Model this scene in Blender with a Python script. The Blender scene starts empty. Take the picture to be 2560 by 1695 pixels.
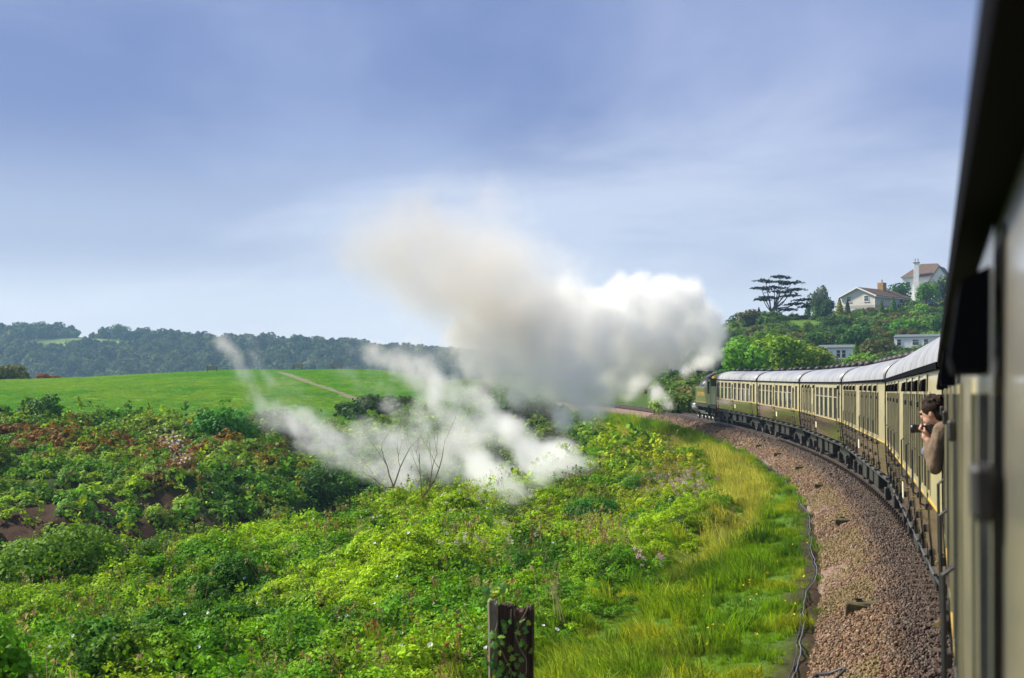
import bpy, bmesh, math, random
import numpy as np
from mathutils import Vector, Matrix, Euler

R = math.radians
rng = np.random.default_rng(7)
random.seed(7)
SC = bpy.context.scene
COL = SC.collection

# ------------------------------------------------------------------ camera
F = 3797.0                                   # focal length in photograph pixels (35 mm on a 23.6 mm sensor)
EYE = 2.97                                   # height of the lens above the near rail
PITCH = math.atan(137.5 / F)
cam_d = bpy.data.cameras.new('camera')
cam_d.sensor_width = 23.6
cam_d.lens = 35.0
cam_d.clip_start = 0.05
cam_d.clip_end = 9000
cam_d.dof.use_dof = True
cam_d.dof.focus_distance = 48
cam_d.dof.aperture_fstop = 3.2
cam = bpy.data.objects.new('camera', cam_d)
cam.location = (0, 0, EYE)
cam.rotation_euler = (math.pi / 2 + PITCH, 0, 0)
COL.objects.link(cam)
SC.camera = cam

# ------------------------------------------------------------------ sky and sun
SUN_AZ = R(-72)           # to the left of straight ahead
SUN_EL = R(42)
world = bpy.data.worlds.new('World')
SC.world = world
world.use_nodes = True
wt = world.node_tree
wt.nodes.clear()
def wn(t, **k):
    n = wt.nodes.new(t)
    for a, b in k.items():
        setattr(n, a, b)
    return n
w_out = wn('ShaderNodeOutputWorld')
w_bg = wn('ShaderNodeBackground')
w_bg.inputs['Strength'].default_value = 0.125
sky = wn('ShaderNodeTexSky', sky_type='NISHITA', sun_disc=False, sun_elevation=SUN_EL, sun_rotation=SUN_AZ)
sky.air_density = 1.0
sky.dust_density = 1.2
sky.ozone_density = 1.6
tc = wn('ShaderNodeTexCoord')
nrm = wn('ShaderNodeVectorMath', operation='NORMALIZE')
wt.links.new(tc.outputs['Generated'], nrm.inputs[0])
sep = wn('ShaderNodeSeparateXYZ')
wt.links.new(nrm.outputs[0], sep.inputs[0])
# the cloud sheet is a flat layer seen in perspective
zc = wn('ShaderNodeMath', operation='MAXIMUM'); zc.inputs[1].default_value = 0.0
wt.links.new(sep.outputs['Z'], zc.inputs[0])
za = wn('ShaderNodeMath', operation='ADD'); za.inputs[1].default_value = 0.24
wt.links.new(zc.outputs[0], za.inputs[0])
dv = wn('ShaderNodeVectorMath', operation='DIVIDE')
comb = wn('ShaderNodeCombineXYZ')
for k in 'XYZ':
    wt.links.new(za.outputs[0], comb.inputs[k])
wt.links.new(nrm.outputs[0], dv.inputs[0]); wt.links.new(comb.outputs[0], dv.inputs[1])
def cloud_noise(scale, detail, rough, distort, rot, stretch, off=(0, 0, 0)):
    mp = wn('ShaderNodeMapping')
    mp.inputs['Rotation'].default_value = (0, 0, rot)
    mp.inputs['Scale'].default_value = (stretch[0], stretch[1], 0.0)
    mp.inputs['Location'].default_value = off
    wt.links.new(dv.outputs[0], mp.inputs['Vector'])
    n = wn('ShaderNodeTexNoise')
    n.inputs['Scale'].default_value = scale
    n.inputs['Detail'].default_value = detail
    n.inputs['Roughness'].default_value = rough
    n.inputs['Distortion'].default_value = distort
    wt.links.new(mp.outputs[0], n.inputs['Vector'])
    return n
def wramp(src, stops):
    r = wn('ShaderNodeValToRGB')
    e = r.color_ramp.elements
    e[0].position, e[0].color = stops[0][0], stops[0][1]
    e[1].position, e[1].color = stops[1][0], stops[1][1]
    for p, c in stops[2:]:
        el = e.new(p); el.color = c
    r.color_ramp.interpolation = 'EASE'
    wt.links.new(src, r.inputs[0])
    return r
def g(v): return (v, v, v, 1)
def wmix(a, b, f, blend='MIX'):
    m = wn('ShaderNodeMix', data_type='RGBA', blend_type=blend)
    for s, v in ((m.inputs[6], a), (m.inputs[7], b), (m.inputs[0], f)):
        if hasattr(v, 'is_linked') or hasattr(v, 'links'):
            wt.links.new(v, s)
        else:
            s.default_value = v
    return m.outputs[2]
n_big = cloud_noise(0.8, 6, 0.52, 0.3, R(60), (1.0, 0.62), (9.1, 4.7, 0))
n_str = cloud_noise(1.3, 6, 0.52, 0.35, R(-28), (0.8, 0.95), (7.4, 8.2, 0))
m_big = wramp(n_big.outputs[0], [(0.42, g(0)), (0.62, g(1))])
m_str = wramp(n_str.outputs[0], [(0.40, g(0)), (0.70, g(1))])
CLOUD_DARK = (0.56, 0.78, 1.72, 1)
CLOUD_MID = (1.05, 1.3, 2.25, 1)
CLOUD_PALE = (2.2, 2.4, 3.1, 1)
c1 = wmix(CLOUD_DARK, CLOUD_MID, m_big.outputs[0])
f_s = wn('ShaderNodeMath', operation='MULTIPLY'); f_s.inputs[1].default_value = 0.72
wt.links.new(m_str.outputs[0], f_s.inputs[0])
c2 = wmix(c1, CLOUD_PALE, f_s.outputs[0])
# the thin sheet brightens towards the horizon, where it is looked through edge-on
hz = wramp(sep.outputs['Z'], [(0.0, g(0.97)), (0.19, g(0.0)), (0.05, g(0.75)), (0.10, g(0.33))])
c3 = wmix(c2, (3.2, 3.45, 3.85, 1), hz.outputs[0])
c4 = wmix(sky.outputs[0], c3, 0.9)
wt.links.new(c4, w_bg.inputs['Color'])
wt.links.new(w_bg.outputs[0], w_out.inputs['Surface'])

sun_d = bpy.data.lights.new('sun', 'SUN')
sun_d.energy = 3.7
sun_d.angle = R(6)
sun_d.color = (1.0, 0.93, 0.80)
sun = bpy.data.objects.new('sun', sun_d)
sd = Vector((math.sin(SUN_AZ) * math.cos(SUN_EL), math.cos(SUN_AZ) * math.cos(SUN_EL), math.sin(SUN_EL)))
sun.rotation_euler = sd.to_track_quat('Z', 'Y').to_euler()
sun.location = (-60, 60, 90)
COL.objects.link(sun)

vs = SC.view_settings
vs.view_transform = 'Standard'
vs.look = 'None'
vs.gamma = 1.0
vs.exposure = 1.12
vs.use_curve_mapping = False
cy = SC.cycles
cy.max_bounces = 16
cy.diffuse_bounces = 3
cy.glossy_bounces = 3
cy.transmission_bounces = 4
cy.transparent_max_bounces = 8
cy.volume_bounces = 10
cy.volume_step_rate = 2.8
cy.volume_max_steps = 256
cy.use_denoising = True
cy.sample_clamp_indirect = 8.0

# ------------------------------------------------------------------ small helpers
def px(x, y, d):
    """the world point on the ray through photograph pixel (x, y) at forward distance d"""
    a = (x - 1280) / F
    b = (847.5 - y) / F
    cp, sp = math.cos(PITCH), math.sin(PITCH)
    v = np.array([a, cp - b * sp, sp + b * cp])
    v = v * (d / v[1])
    return np.array([v[0], v[1], v[2] + EYE])

def tag(o, label=None, cat=None, group=None, kind=None):
    if label: o['label'] = label
    if cat: o['category'] = cat
    if group: o['group'] = group
    if kind: o['kind'] = kind
    return o

def empty(name, loc=(0, 0, 0), rot=(0, 0, 0)):
    o = bpy.data.objects.new(name, None)
    o.location = loc
    o.rotation_euler = rot
    o.empty_display_size = 0.3
    COL.objects.link(o)
    return o

def meshobj(name, me, mats=None, parent=None, smooth=False):
    if mats is not None:
        for m in (mats if isinstance(mats, (list, tuple)) else [mats]):
            me.materials.append(m)
    if smooth:
        me.polygons.foreach_set('use_smooth', [True] * len(me.polygons))
    o = bpy.data.objects.new(name, me)
    COL.objects.link(o)
    if parent is not None:
        o.parent = parent
    return o

def children(o):
    return [c for c in COL.objects if c.parent is o]

def copy_tree(o, parent=None, kids=None):
    if kids is None:
        kids = {}
        for c in COL.objects:
            if c.parent is not None:
                kids.setdefault(c.parent.name, []).append(c)
    c = o.copy()
    COL.objects.link(c)
    c.parent = parent
    for ch in kids.get(o.name, []):
        copy_tree(ch, c, kids)
    return c

class MB:
    """collects shapes for ONE mesh"""
    def __init__(self):
        self.v, self.f, self.m = [], [], []
        self.mi = 0
    def add(self, vs, fs):
        b = len(self.v)
        self.v += [tuple(p) for p in vs]
        self.f += [tuple(b + i for i in f) for f in fs]
        self.m += [self.mi] * len(fs)
        return self
    def box(self, x0, x1, y0, y1, z0, z1, bev=0.0):
        if bev <= 0:
            vs = [(x, y, z) for z in (z0, z1) for y in (y0, y1) for x in (x0, x1)]
            fs = [(0, 2, 3, 1), (4, 5, 7, 6), (0, 1, 5, 4), (2, 6, 7, 3), (0, 4, 6, 2), (1, 3, 7, 5)]
            return self.add(vs, fs)
        b = bev
        bm = bmesh.new()
        bmesh.ops.create_cube(bm, size=1.0)
        for v in bm.verts:
            v.co = Vector(((x0 + x1) / 2 + v.co.x * (x1 - x0), (y0 + y1) / 2 + v.co.y * (y1 - y0), (z0 + z1) / 2 + v.co.z * (z1 - z0)))
        bmesh.ops.bevel(bm, geom=bm.edges[:], offset=b, segments=1, affect='EDGES')
        self.bm(bm)
        return self
    def bm(self, bm, mat=None):
        bm.verts.index_update()
        self.add([(mat @ v.co if mat else v.co)[:] for v in bm.verts], [tuple(v.index for v in f.verts) for f in bm.faces])
        bm.free()
        return self
    def obox(self, c, size, M):
        """box of the given size centred at c, turned by the 3x3 matrix M"""
        hs = [s / 2 for s in size]
        vs = []
        for z in (-1, 1):
            for y in (-1, 1):
                for x in (-1, 1):
                    p = M @ Vector((x * hs[0], y * hs[1], z * hs[2])) + Vector(c)
                    vs.append(p[:])
        fs = [(0, 2, 3, 1), (4, 5, 7, 6), (0, 1, 5, 4), (2, 6, 7, 3), (0, 4, 6, 2), (1, 3, 7, 5)]
        return self.add(vs, fs)
    def tube(self, pts, rad, n=8, cap=True):
        pts = [Vector(p) for p in pts]
        rads = rad if isinstance(rad, (list, tuple)) else [rad] * len(pts)
        rings = []
        up = Vector((0, 0, 1))
        t0 = (pts[1] - pts[0]).normalized()
        if abs(t0.dot(up)) > 0.95: up = Vector((1, 0, 0))
        a = t0.cross(up).normalized()
        for i, p in enumerate(pts):
            t = (pts[min(i + 1, len(pts) - 1)] - pts[max(i - 1, 0)]).normalized()
            a = (a - t * a.dot(t))
            a = a.normalized() if a.length > 1e-6 else t.orthogonal().normalized()
            b = t.cross(a)
            rings.append([(p + (a * math.cos(2 * math.pi * k / n) + b * math.sin(2 * math.pi * k / n)) * rads[i])[:] for k in range(n)])
        vs = [q for r in rings for q in r]
        fs = []
        for i in range(len(rings) - 1):
            for k in range(n):
                fs.append((i * n + k, i * n + (k + 1) % n, (i + 1) * n + (k + 1) % n, (i + 1) * n + k))
        if cap:
            fs.append(tuple(range(n - 1, -1, -1)))
            fs.append(tuple((len(rings) - 1) * n + k for k in range(n)))
        return self.add(vs, fs)
    def lathe(self, c, axis, prof, n=16):
        """prof: (distance along axis, radius)"""
        c = Vector(c); axis = Vector(axis).normalized()
        a = axis.orthogonal().normalized(); b = axis.cross(a)
        vs, fs = [], []
        for h, r in prof:
            for k in range(n):
                t = 2 * math.pi * k / n
                vs.append((c + axis * h + (a * math.cos(t) + b * math.sin(t)) * max(r, 1e-4))[:])
        for i in range(len(prof) - 1):
            for k in range(n):
                fs.append((i * n + k, i * n + (k + 1) % n, (i + 1) * n + (k + 1) % n, (i + 1) * n + k))
        fs.append(tuple(range(n - 1, -1, -1)))
        fs.append(tuple((len(prof) - 1) * n + k for k in range(n)))
        return self.add(vs, fs)
    def prism(self, poly, y0, y1, axis='y'):
        """extrude a polygon given as (x, z) from y0 to y1"""
        n = len(poly)
        P = (lambda p, t: (p[0], t, p[1])) if axis == 'y' else ((lambda p, t: (t, p[0], p[1])) if axis == 'x' else (lambda p, t: (p[0], p[1], t)))
        vs = [P(p, y0) for p in poly] + [P(p, y1) for p in poly]
        fs = [tuple(range(n)), tuple(range(2 * n - 1, n - 1, -1))]
        for i in range(n):
            fs.append((i, i + n, (i + 1) % n + n, (i + 1) % n))
        return self.add(vs, fs)
    def mesh(self, name):
        me = bpy.data.meshes.new(name)
        me.from_pydata(self.v, [], self.f)
        if any(self.m):
            me.polygons.foreach_set('material_index', self.m)
        bm = bmesh.new(); bm.from_mesh(me)
        bmesh.ops.recalc_face_normals(bm, faces=bm.faces[:])
        bm.to_mesh(me); bm.free()
        me.update()
        return me
    def build(self, name, mats, parent=None, smooth=False):
        return meshobj(name, self.mesh(name), mats, parent, smooth)

# ------------------------------------------------------------------ noise on arrays
def _h(ix, iy, seed):
    n = np.sin(ix * 127.1 + iy * 311.7 + seed * 74.7) * 43758.5453
    return n - np.floor(n)
def vnoise(x, y, seed=0):
    ix, iy = np.floor(x), np.floor(y)
    fx, fy = x - ix, y - iy
    fx = fx * fx * (3 - 2 * fx); fy = fy * fy * (3 - 2 * fy)
    a, b = _h(ix, iy, seed), _h(ix + 1, iy, seed)
    c, d = _h(ix, iy + 1, seed), _h(ix + 1, iy + 1, seed)
    return (a * (1 - fx) + b * fx) * (1 - fy) + (c * (1 - fx) + d * fx) * fy
def fbm(x, y, seed=0, octv=4):
    s, a, t = 0.0, 0.5, 0.0
    for o in range(octv):
        s = s + a * vnoise(x * 2 ** o + 17.3 * o, y * 2 ** o - 9.1 * o, seed + o)
        t += a; a *= 0.5
    return s / t
def sstep(a, b, x):
    t = np.clip((x - a) / (b - a), 0, 1)
    return t * t * (3 - 2 * t)

# ------------------------------------------------------------------ materials
def mat(name, color=(0.5, 0.5, 0.5), rough=0.6, spec=0.5, metal=0.0, noise=None, bump=None, coat=0.0, coat_rough=0.1):
    """noise: (scale xyz, second colour, low, high); bump: (scale xyz, strength, distance)"""
    m = bpy.data.materials.new(name)
    m.use_nodes = True
    nt = m.node_tree
    b = nt.nodes['Principled BSDF']
    b.inputs['Base Color'].default_value = (*color, 1)
    b.inputs['Roughness'].default_value = rough
    b.inputs['Specular IOR Level'].default_value = spec
    b.inputs['Metallic'].default_value = metal
    b.inputs['Coat Weight'].default_value = coat
    b.inputs['Coat Roughness'].default_value = coat_rough
    def coords(sc):
        t = nt.nodes.new('ShaderNodeTexCoord')
        mp = nt.nodes.new('ShaderNodeMapping')
        mp.inputs['Scale'].default_value = sc
        nt.links.new(t.outputs['Object'], mp.inputs['Vector'])
        return mp.outputs[0]
    if noise:
        sc, c2, lo, hi = noise
        n = nt.nodes.new('ShaderNodeTexNoise')
        n.inputs['Scale'].default_value = 1.0
        n.inputs['Detail'].default_value = 6
        n.inputs['Roughness'].default_value = 0.62
        nt.links.new(coords(sc), n.inputs['Vector'])
        r = nt.nodes.new('ShaderNodeMapRange')
        r.inputs['From Min'].default_value = lo
        r.inputs['From Max'].default_value = hi
        nt.links.new(n.outputs[0], r.inputs['Value'])
        mx = nt.nodes.new('ShaderNodeMix'); mx.data_type = 'RGBA'
        mx.inputs[6].default_value = (*color, 1)
        mx.inputs[7].default_value = (*c2, 1)
        nt.links.new(r.outputs[0], mx.inputs[0])
        nt.links.new(mx.outputs[2], b.inputs['Base Color'])
    if bump:
        sc, st, di = bump
        n = nt.nodes.new('ShaderNodeTexNoise')
        n.inputs['Scale'].default_value = 1.0
        n.inputs['Detail'].default_value = 4
        nt.links.new(coords(sc), n.inputs['Vector'])
        bp = nt.nodes.new('ShaderNodeBump')
        bp.inputs['Strength'].default_value = st
        bp.inputs['Distance'].default_value = di
        nt.links.new(n.outputs[0], bp.inputs['Height'])
        nt.links.new(bp.outputs[0], b.inputs['Normal'])
    return m

def leaf_mat(name, color=None, attr=None, instancer=False, translucent=0.32, rough=0.5, vary=0.25, spec=0.3, gain=1.0):
    """foliage: per-leaf value from the mesh attribute 'lv', colour from the object, or the instancer's attribute 'tint'"""
    m = bpy.data.materials.new(name)
    m.use_nodes = True
    nt = m.node_tree
    N = nt.nodes.new
    b = nt.nodes['Principled BSDF']
    b.inputs['Roughness'].default_value = rough
    b.inputs['Specular IOR Level'].default_value = spec
    if instancer:
        a = N('ShaderNodeAttribute'); a.attribute_type = 'INSTANCER'; a.attribute_name = 'tint'
        colr = a.outputs['Color']
    else:
        oi = N('ShaderNodeObjectInfo')
        hs = N('ShaderNodeHueSaturation')
        hs.inputs['Color'].default_value = (*color, 1)
        mr = N('ShaderNodeMapRange'); mr.inputs['To Min'].default_value = 0.5 - 0.035; mr.inputs['To Max'].default_value = 0.5 + 0.03
        nt.links.new(oi.outputs['Random'], mr.inputs['Value'])
        nt.links.new(mr.outputs[0], hs.inputs['Hue'])
        mv = N('ShaderNodeMath'); mv.operation = 'MULTIPLY_ADD'
        md = N('ShaderNodeMath'); md.operation = 'FRACT'
        ml = N('ShaderNodeMath'); ml.operation = 'MULTIPLY'; ml.inputs[1].default_value = 7.31
        nt.links.new(oi.outputs['Random'], ml.inputs[0]); nt.links.new(ml.outputs[0], md.inputs[0])
        nt.links.new(md.outputs[0], mv.inputs[0]); mv.inputs[1].default_value = 0.7; mv.inputs[2].default_value = 0.68
        nt.links.new(mv.outputs[0], hs.inputs['Value'])
        colr = hs.outputs[0]
    lv = N('ShaderNodeAttribute'); lv.attribute_name = 'lv'
    mr2 = N('ShaderNodeMapRange'); mr2.inputs['To Min'].default_value = (1 - vary) * gain; mr2.inputs['To Max'].default_value = (1 + vary) * gain
    nt.links.new(lv.outputs['Fac'], mr2.inputs['Value'])
    mul = N('ShaderNodeVectorMath'); mul.operation = 'SCALE'
    nt.links.new(colr, mul.inputs[0]); nt.links.new(mr2.outputs[0], mul.inputs['Scale'])
    nt.links.new(mul.outputs[0], b.inputs['Base Color'])
    tr = N('ShaderNodeBsdfTranslucent')
    yl = N('ShaderNodeVectorMath'); yl.operation = 'MULTIPLY'; yl.inputs[1].default_value = (1.5, 1.35, 0.7)
    nt.links.new(mul.outputs[0], yl.inputs[0]); nt.links.new(yl.outputs[0], tr.inputs['Color'])
    mx = N('ShaderNodeMixShader'); mx.inputs[0].default_value = translucent
    nt.links.new(b.outputs[0], mx.inputs[1]); nt.links.new(tr.outputs[0], mx.inputs[2])
    nt.links.new(mx.outputs[0], nt.nodes['Material Output'].inputs['Surface'])
    return m

# ------------------------------------------------------------------ the line of the railway (one circle)
RAD = 377.0
TH0 = R(14.2)
P0 = np.array([3.85, 13.5])                               # near end of the coach ahead, left side
_pc = np.array([3.73, 13.5]) + 1.4 * np.array([math.cos(TH0), -math.sin(TH0)])
CEN = _pc + RAD * np.array([-math.cos(TH0), math.sin(TH0)])
def rail_z(s):
    s = np.asarray(s, float)
    q = np.where(s > 0, 8e-5 * np.minimum(s, 110) ** 2 + 0.0176 * np.maximum(s - 110, 0), 0.0)
    return np.minimum(q, 3.4)
def track(s, u=0.0, dz=0.0):
    """point at arc length s, u metres to the left of the centre line"""
    th = TH0 - s / RAD
    return Vector((CEN[0] + (RAD - u) * math.cos(th), CEN[1] - (RAD - u) * math.sin(th), float(rail_z(s)) + dz))
def heading(s): return TH0 - s / RAD
def su(x, y):
    dx, dy = x - CEN[0], y - CEN[1]
    r = np.hypot(dx, dy)
    th = np.arctan2(-dy, dx)
    return (TH0 - th) * RAD, RAD - r

# ------------------------------------------------------------------ terrain
_cp = []
def cp(x, y, d, dz=0.0):
    p = px(x, y, d); _cp.append((p[0], p[1], p[2] + dz))
def cw(x, y, z): _cp.append((x, y, z))
# bramble shelf below the line
for a in [(0, 1690, 33), (640, 1690, 30), (1100, 1690, 24), (300, 1545, 42), (900, 1500, 38), (1200, 1500, 33),
          (60, 1500, 45), (560, 1440, 50), (900, 1310, 60)]:
    cp(*a, dz=-0.75)
for a in [(1100, 1290, 64), (1300, 1235, 75), (1400, 1345, 59), (1440, 1150, 94), (1380, 1210, 80)]:
    cp(*a, dz=-0.9)
for p in [(0, 14, -1.5), (-6, 20, -2.2), (-14, 22, -2.8), (-20, 30, -3.2), (-30, 36, -3.6), (0, 4, -1.4), (-15, 5, -2.6), (-40, 20, -4)]:
    cw(*p)
# the cove
for p in [(-17, 54, -6.5), (-23, 55, -8), (-12, 60, -6.5), (-19, 63, -9), (-30, 60, -10), (-45, 62, -11), (-9, 76, -10), (-13, 70, -11), (-3, 90, -9), (-25, 72, -9.5), (3, 106, -6.5), (-70, 70, -12), (-8, 86, -8.5)]:
    cw(*p)
# the far side of the cove
for a in [(0, 1330, 80), (230, 1335, 81), (0, 1180, 95), (300, 1180, 94), (600, 1200, 92), (800, 1155, 105), (1000, 1130, 116),
          (0, 1045, 110), (300, 1048, 112), (600, 1062, 117), (740, 1085, 121), (1000, 1030, 150), (1150, 1008, 165)]:
    cp(*a, dz=-0.5)
# the field
for a in [(0, 992, 160), (600, 972, 175), (0, 962, 240), (300, 943, 245), (600, 928, 250), (1000, 928, 250), (1180, 934, 238)]:
    cp(*a)
for p in [(-120, 110, 1), (-120, 200, 4), (-120, 300, 2), (-40, 330, 2.0), (20, 330, 1.5), (-10, 420, -4), (-120, 420, -6), (10, 260, 4.5), (6, 200, 3), (4, 150, 0.6), (3, 130, -2.2)]:
    cw(*p)
# the hill to the right of the line
for p in [(24, 220, 5.2), (55, 260, 7.6), (83, 300, 11.4), (92, 400, 23.5), (88, 385, 22.5), (122, 450, 29.7), (59.5, 350, 20.0), (49.5, 350, 18.6), (42, 362, 9),
          (30, 380, 4), (28, 300, 4), (40, 220, 4), (60, 220, 6), (25, 180, 3), (30, 150, 2.5), (42, 150, 3), (60, 180, 5), (95, 250, 9), (70, 322, 13.5),
          (100, 352, 17.5), (140, 420, 28), (200, 500, 32), (62, 420, 16), (100, 500, 25), (20, 60, 0.5), (24, 100, 1.5), (24, 20, 0), (60, 60, 2), (60, 110, 3), (140, 200, 10), (160, 300, 18)]:
    cw(*p)
_cp = np.array(_cp)
_CS = 6.0
def _phi(r2): return np.sqrt(r2 + _CS ** 2)
_A = _phi(((_cp[:, None, :2] - _cp[None, :, :2]) ** 2).sum(-1))
_n = len(_cp)
_M = np.zeros((_n + 1, _n + 1)); _M[:_n, :_n] = _A - np.eye(_n) * 0.4; _M[:_n, _n] = 1; _M[_n, :_n] = 1
_w = np.linalg.solve(_M, np.append(_cp[:, 2], 0))
def rbf(x, y):
    z = np.full(x.shape, _w[_n])
    for i in range(_n):
        z = z + _w[i] * _phi((x - _cp[i, 0]) ** 2 + (y - _cp[i, 1]) ** 2)
    return z

_fe = np.array([(-200, 104), (-60, 106), (-37, 111), (-29, 113), (-20, 118), (-15.5, 126), (-12, 141), (-8, 156), (-4.5, 178), (-3.5, 225), (-3.2, 300)])
def field_mask(x, y):
    """1 in the pasture on the headland"""
    ye = np.interp(x, _fe[:, 0], _fe[:, 1]) + 2.2 * (fbm(x * 0.25, y * 0.25, 31) - 0.5)
    m = sstep(-0.8, 0.8, y - ye) * (1 - sstep(-4.2, -3.2, x)) * (1 - sstep(318, 330, y))
    return m
def domes(x, y, cell, seed, rmin=0.5, rmax=1.05, hmin=0.25, hmax=0.8):
    h = np.zeros(np.shape(x))
    ix, iy = np.floor(x / cell), np.floor(y / cell)
    for i in (-1, 0, 1):
        for j in (-1, 0, 1):
            jx, jy = ix + i, iy + j
            cx = (jx + _h(jx, jy, seed)) * cell; cyy = (jy + _h(jx, jy, seed + 1)) * cell
            r = cell * (rmin + (rmax - rmin) * _h(jx, jy, seed + 2))
            hh = r * (hmin + (hmax - hmin) * _h(jx, jy, seed + 3))
            d2 = ((x - cx) ** 2 + (y - cyy) ** 2) / r ** 2
            h = np.maximum(h, hh * np.sqrt(np.clip(1 - d2, 0, 1)))
    return h
def bramble_mask(x, y):
    s, u = su(x, y)
    e0 = np.interp(s, [0, 8, 20, 32, 60, 80, 100], [6.8, 6.6, 5.6, 4.9, 5.0, 6.0, 7.0])
    return sstep(0, 1.6, u - e0 + 1.8 * (fbm(s * 0.16, u * 0.16, 5) - 0.5)) * (1 - field_mask(x, y)) * (1 - sstep(200, 230, y))
def hill_far(x, y):
    """the wooded ridge beyond the headland"""
    prof = np.interp(x, [-1500, -700, -440, -330, -240, -150, -60, 40, 200, 500, 1500], [70, 64, 60, 55, 49, 46, 38, 27, 22, 24, 20])
    return prof * sstep(900, 1290, y + 0.12 * x) - 6
def ground(x, y, bumps=True):
    x = np.asarray(x, float); y = np.asarray(y, float)
    s, u = su(x, y)
    yc = np.minimum(y, 520.0)
    z = rbf(np.clip(x, -160, 230), yc)
    far = sstep(380, 620, y + 0.0 * x) * (1 - sstep(40, 110, x))
    z = z * (1 - far) + far * (-12)
    fz = hill_far(x, y)
    z = np.where(y > 700, np.maximum(z, fz), z)
    rz = rail_z(np.clip(s, -60, 260))
    au = np.abs(u)
    prof_l = np.interp(u, [-14, -6, -3.0, -2.6, 0, 2.5, 2.8, 4.2, 6.6, 9.5], [-0.3, -0.35, -0.7, -1.0, -1.0, -1.0, -0.72, -0.86, -1.3, -2.0])
    near = (s > -70) & (s < 330)
    wl = np.where(u > 0, 1 - sstep(6.4, 11.5, u), 1 - sstep(5.0, 13.0, -u)) * near
    z = z * (1 - wl) + (rz + prof_l) * wl
    if bumps:
        m = bramble_mask(x, y)
        dist = np.hypot(x, y)
        small = 0.55 * domes(x, y, 2.3, 11) + 0.4 * domes(x, y, 0.95, 23) + 1.3 * fbm(x * 0.42, y * 0.42, 15) ** 1.5 + 0.35 * fbm(x * 1.7, y * 1.7, 16)
        big = domes(x, y, 4.2, 41)
        k = sstep(60, 100, dist)
        z = z + m * (small * (1 - k) + big * k * np.where(x < 2, 0.42, 0.8)) * (1 - 0.5 * sstep(14, 9, u))
        cliff = m * (x < -16) * (y > 60) * (y < 100) * sstep(-1.5, -3.0, z)
        z = z + cliff * 1.1 * (fbm(x * 0.9, y * 0.9, 36) - 0.5) + cliff * 0.5 * (fbm(x * 2.6, y * 2.6, 37) - 0.5)
        gm = (1 - m) * (u > 2.9) * (u < 9) * near
        z = z + gm * 0.16 * (fbm(s * 0.9, u * 1.6, 8) - 0.5)
        z = z + field_mask(x, y) * 0.35 * (fbm(x * 0.06, y * 0.06, 3) - 0.5)
        rh = (u < -5) & (y > 130)
        z = z + rh * 0.35 * domes(x, y, 7.0, 77) * sstep(5, 12, -u)
    return z
def ground_n(x, y):
    e = 0.25
    gx = (ground(x + e, y) - ground(x - e, y)) / (2 * e)
    gy = (ground(x, y + e) - ground(x, y - e)) / (2 * e)
    n = np.stack([-gx, -gy, np.ones_like(gx)], -1)
    return n / np.linalg.norm(n, axis=1, keepdims=True)

def graded(parts):
    out = []
    for a, b, st in parts:
        out.append(np.arange(a, b, st))
    return np.unique(np.round(np.concatenate(out), 3))
gx = graded([(-3000, -800, 200), (-800, -160, 40), (-160, -70, 6), (-70, -40, 2), (-40, 16, 0.55), (16, 40, 1.5), (40, 180, 4), (180, 400, 20), (400, 3001, 200)])
gy = graded([(-200, -20, 30), (-20, 12, 4), (12, 118, 0.55), (118, 180, 1.1), (180, 330, 2.5), (330, 520, 8), (520, 900, 20), (900, 1400, 10), (1400, 4001, 100)])
GX, GY = np.meshgrid(gx, gy)
vx, vy = GX.ravel(), GY.ravel()
vz = ground(vx, vy)
nx, ny = len(gx), len(gy)
ii = np.arange(nx * ny).reshape(ny, nx)
quads = np.stack([ii[:-1, :-1], ii[:-1, 1:], ii[1:, 1:], ii[1:, :-1]], -1).reshape(-1, 4)
gme = bpy.data.meshes.new('ground')
gme.vertices.add(nx * ny)
gme.vertices.foreach_set('co', np.stack([vx, vy, vz], -1).ravel())
gme.loops.add(quads.size); gme.loops.foreach_set('vertex_index', quads.ravel())
gme.polygons.add(len(quads)); gme.polygons.foreach_set('loop_start', np.arange(0, quads.size, 4)); gme.polygons.foreach_set('loop_total', np.full(len(quads), 4))
gme.polygons.foreach_set('use_smooth', np.ones(len(quads), bool))
gme.update()
# what covers the ground where: grass, dry grass, leaf mould, red earth, footpath
def straw_mask(x, y):
    s, u = su(x, y)
    c = np.interp(s, [0, 12, 30, 45, 60, 75, 95, 120], [6.0, 6.0, 5.2, 4.7, 4.8, 5.8, 7.0, 8])
    w = np.interp(s, [0, 15, 25, 40, 60, 80, 110], [0.4, 0.5, 0.7, 1.0, 1.3, 1.2, 0.6])
    return (1 - sstep(0.5, 1.3, np.abs(u - c) / w + 0.6 * (fbm(x * 0.45, y * 0.45, 13) - 0.5))) * sstep(14, 30, s) * (s < 125)
def path_mask(x, y):
    pts = np.array([px(690, 932, 232)[:2], px(760, 945, 205)[:2], px(870, 972, 172)[:2], px(1015, 1003, 150)[:2]])
    m = np.full(np.shape(x), 1e9)
    for a, b in zip(pts[:-1], pts[1:]):
        ab = b - a
        t = np.clip(((x - a[0]) * ab[0] + (y - a[1]) * ab[1]) / (ab @ ab), 0, 1)
        m = np.minimum(m, np.hypot(x - a[0] - t * ab[0], y - a[1] - t * ab[1]))
    return 1 - sstep(0.55, 1.0, m)
def lerp(a, b, t): return a * (1 - t[:, None]) + b * t[:, None]
_s, _u = su(vx, vy)
col = np.tile(np.array([0.035, 0.06, 0.012]), (len(vx), 1))                       # leaf mould under scrub
fm = field_mask(vx, vy)
nz = fbm(vx * 0.05, vy * 0.05, 51); nf = fbm(vx * 0.6, vy * 0.22, 52)
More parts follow.
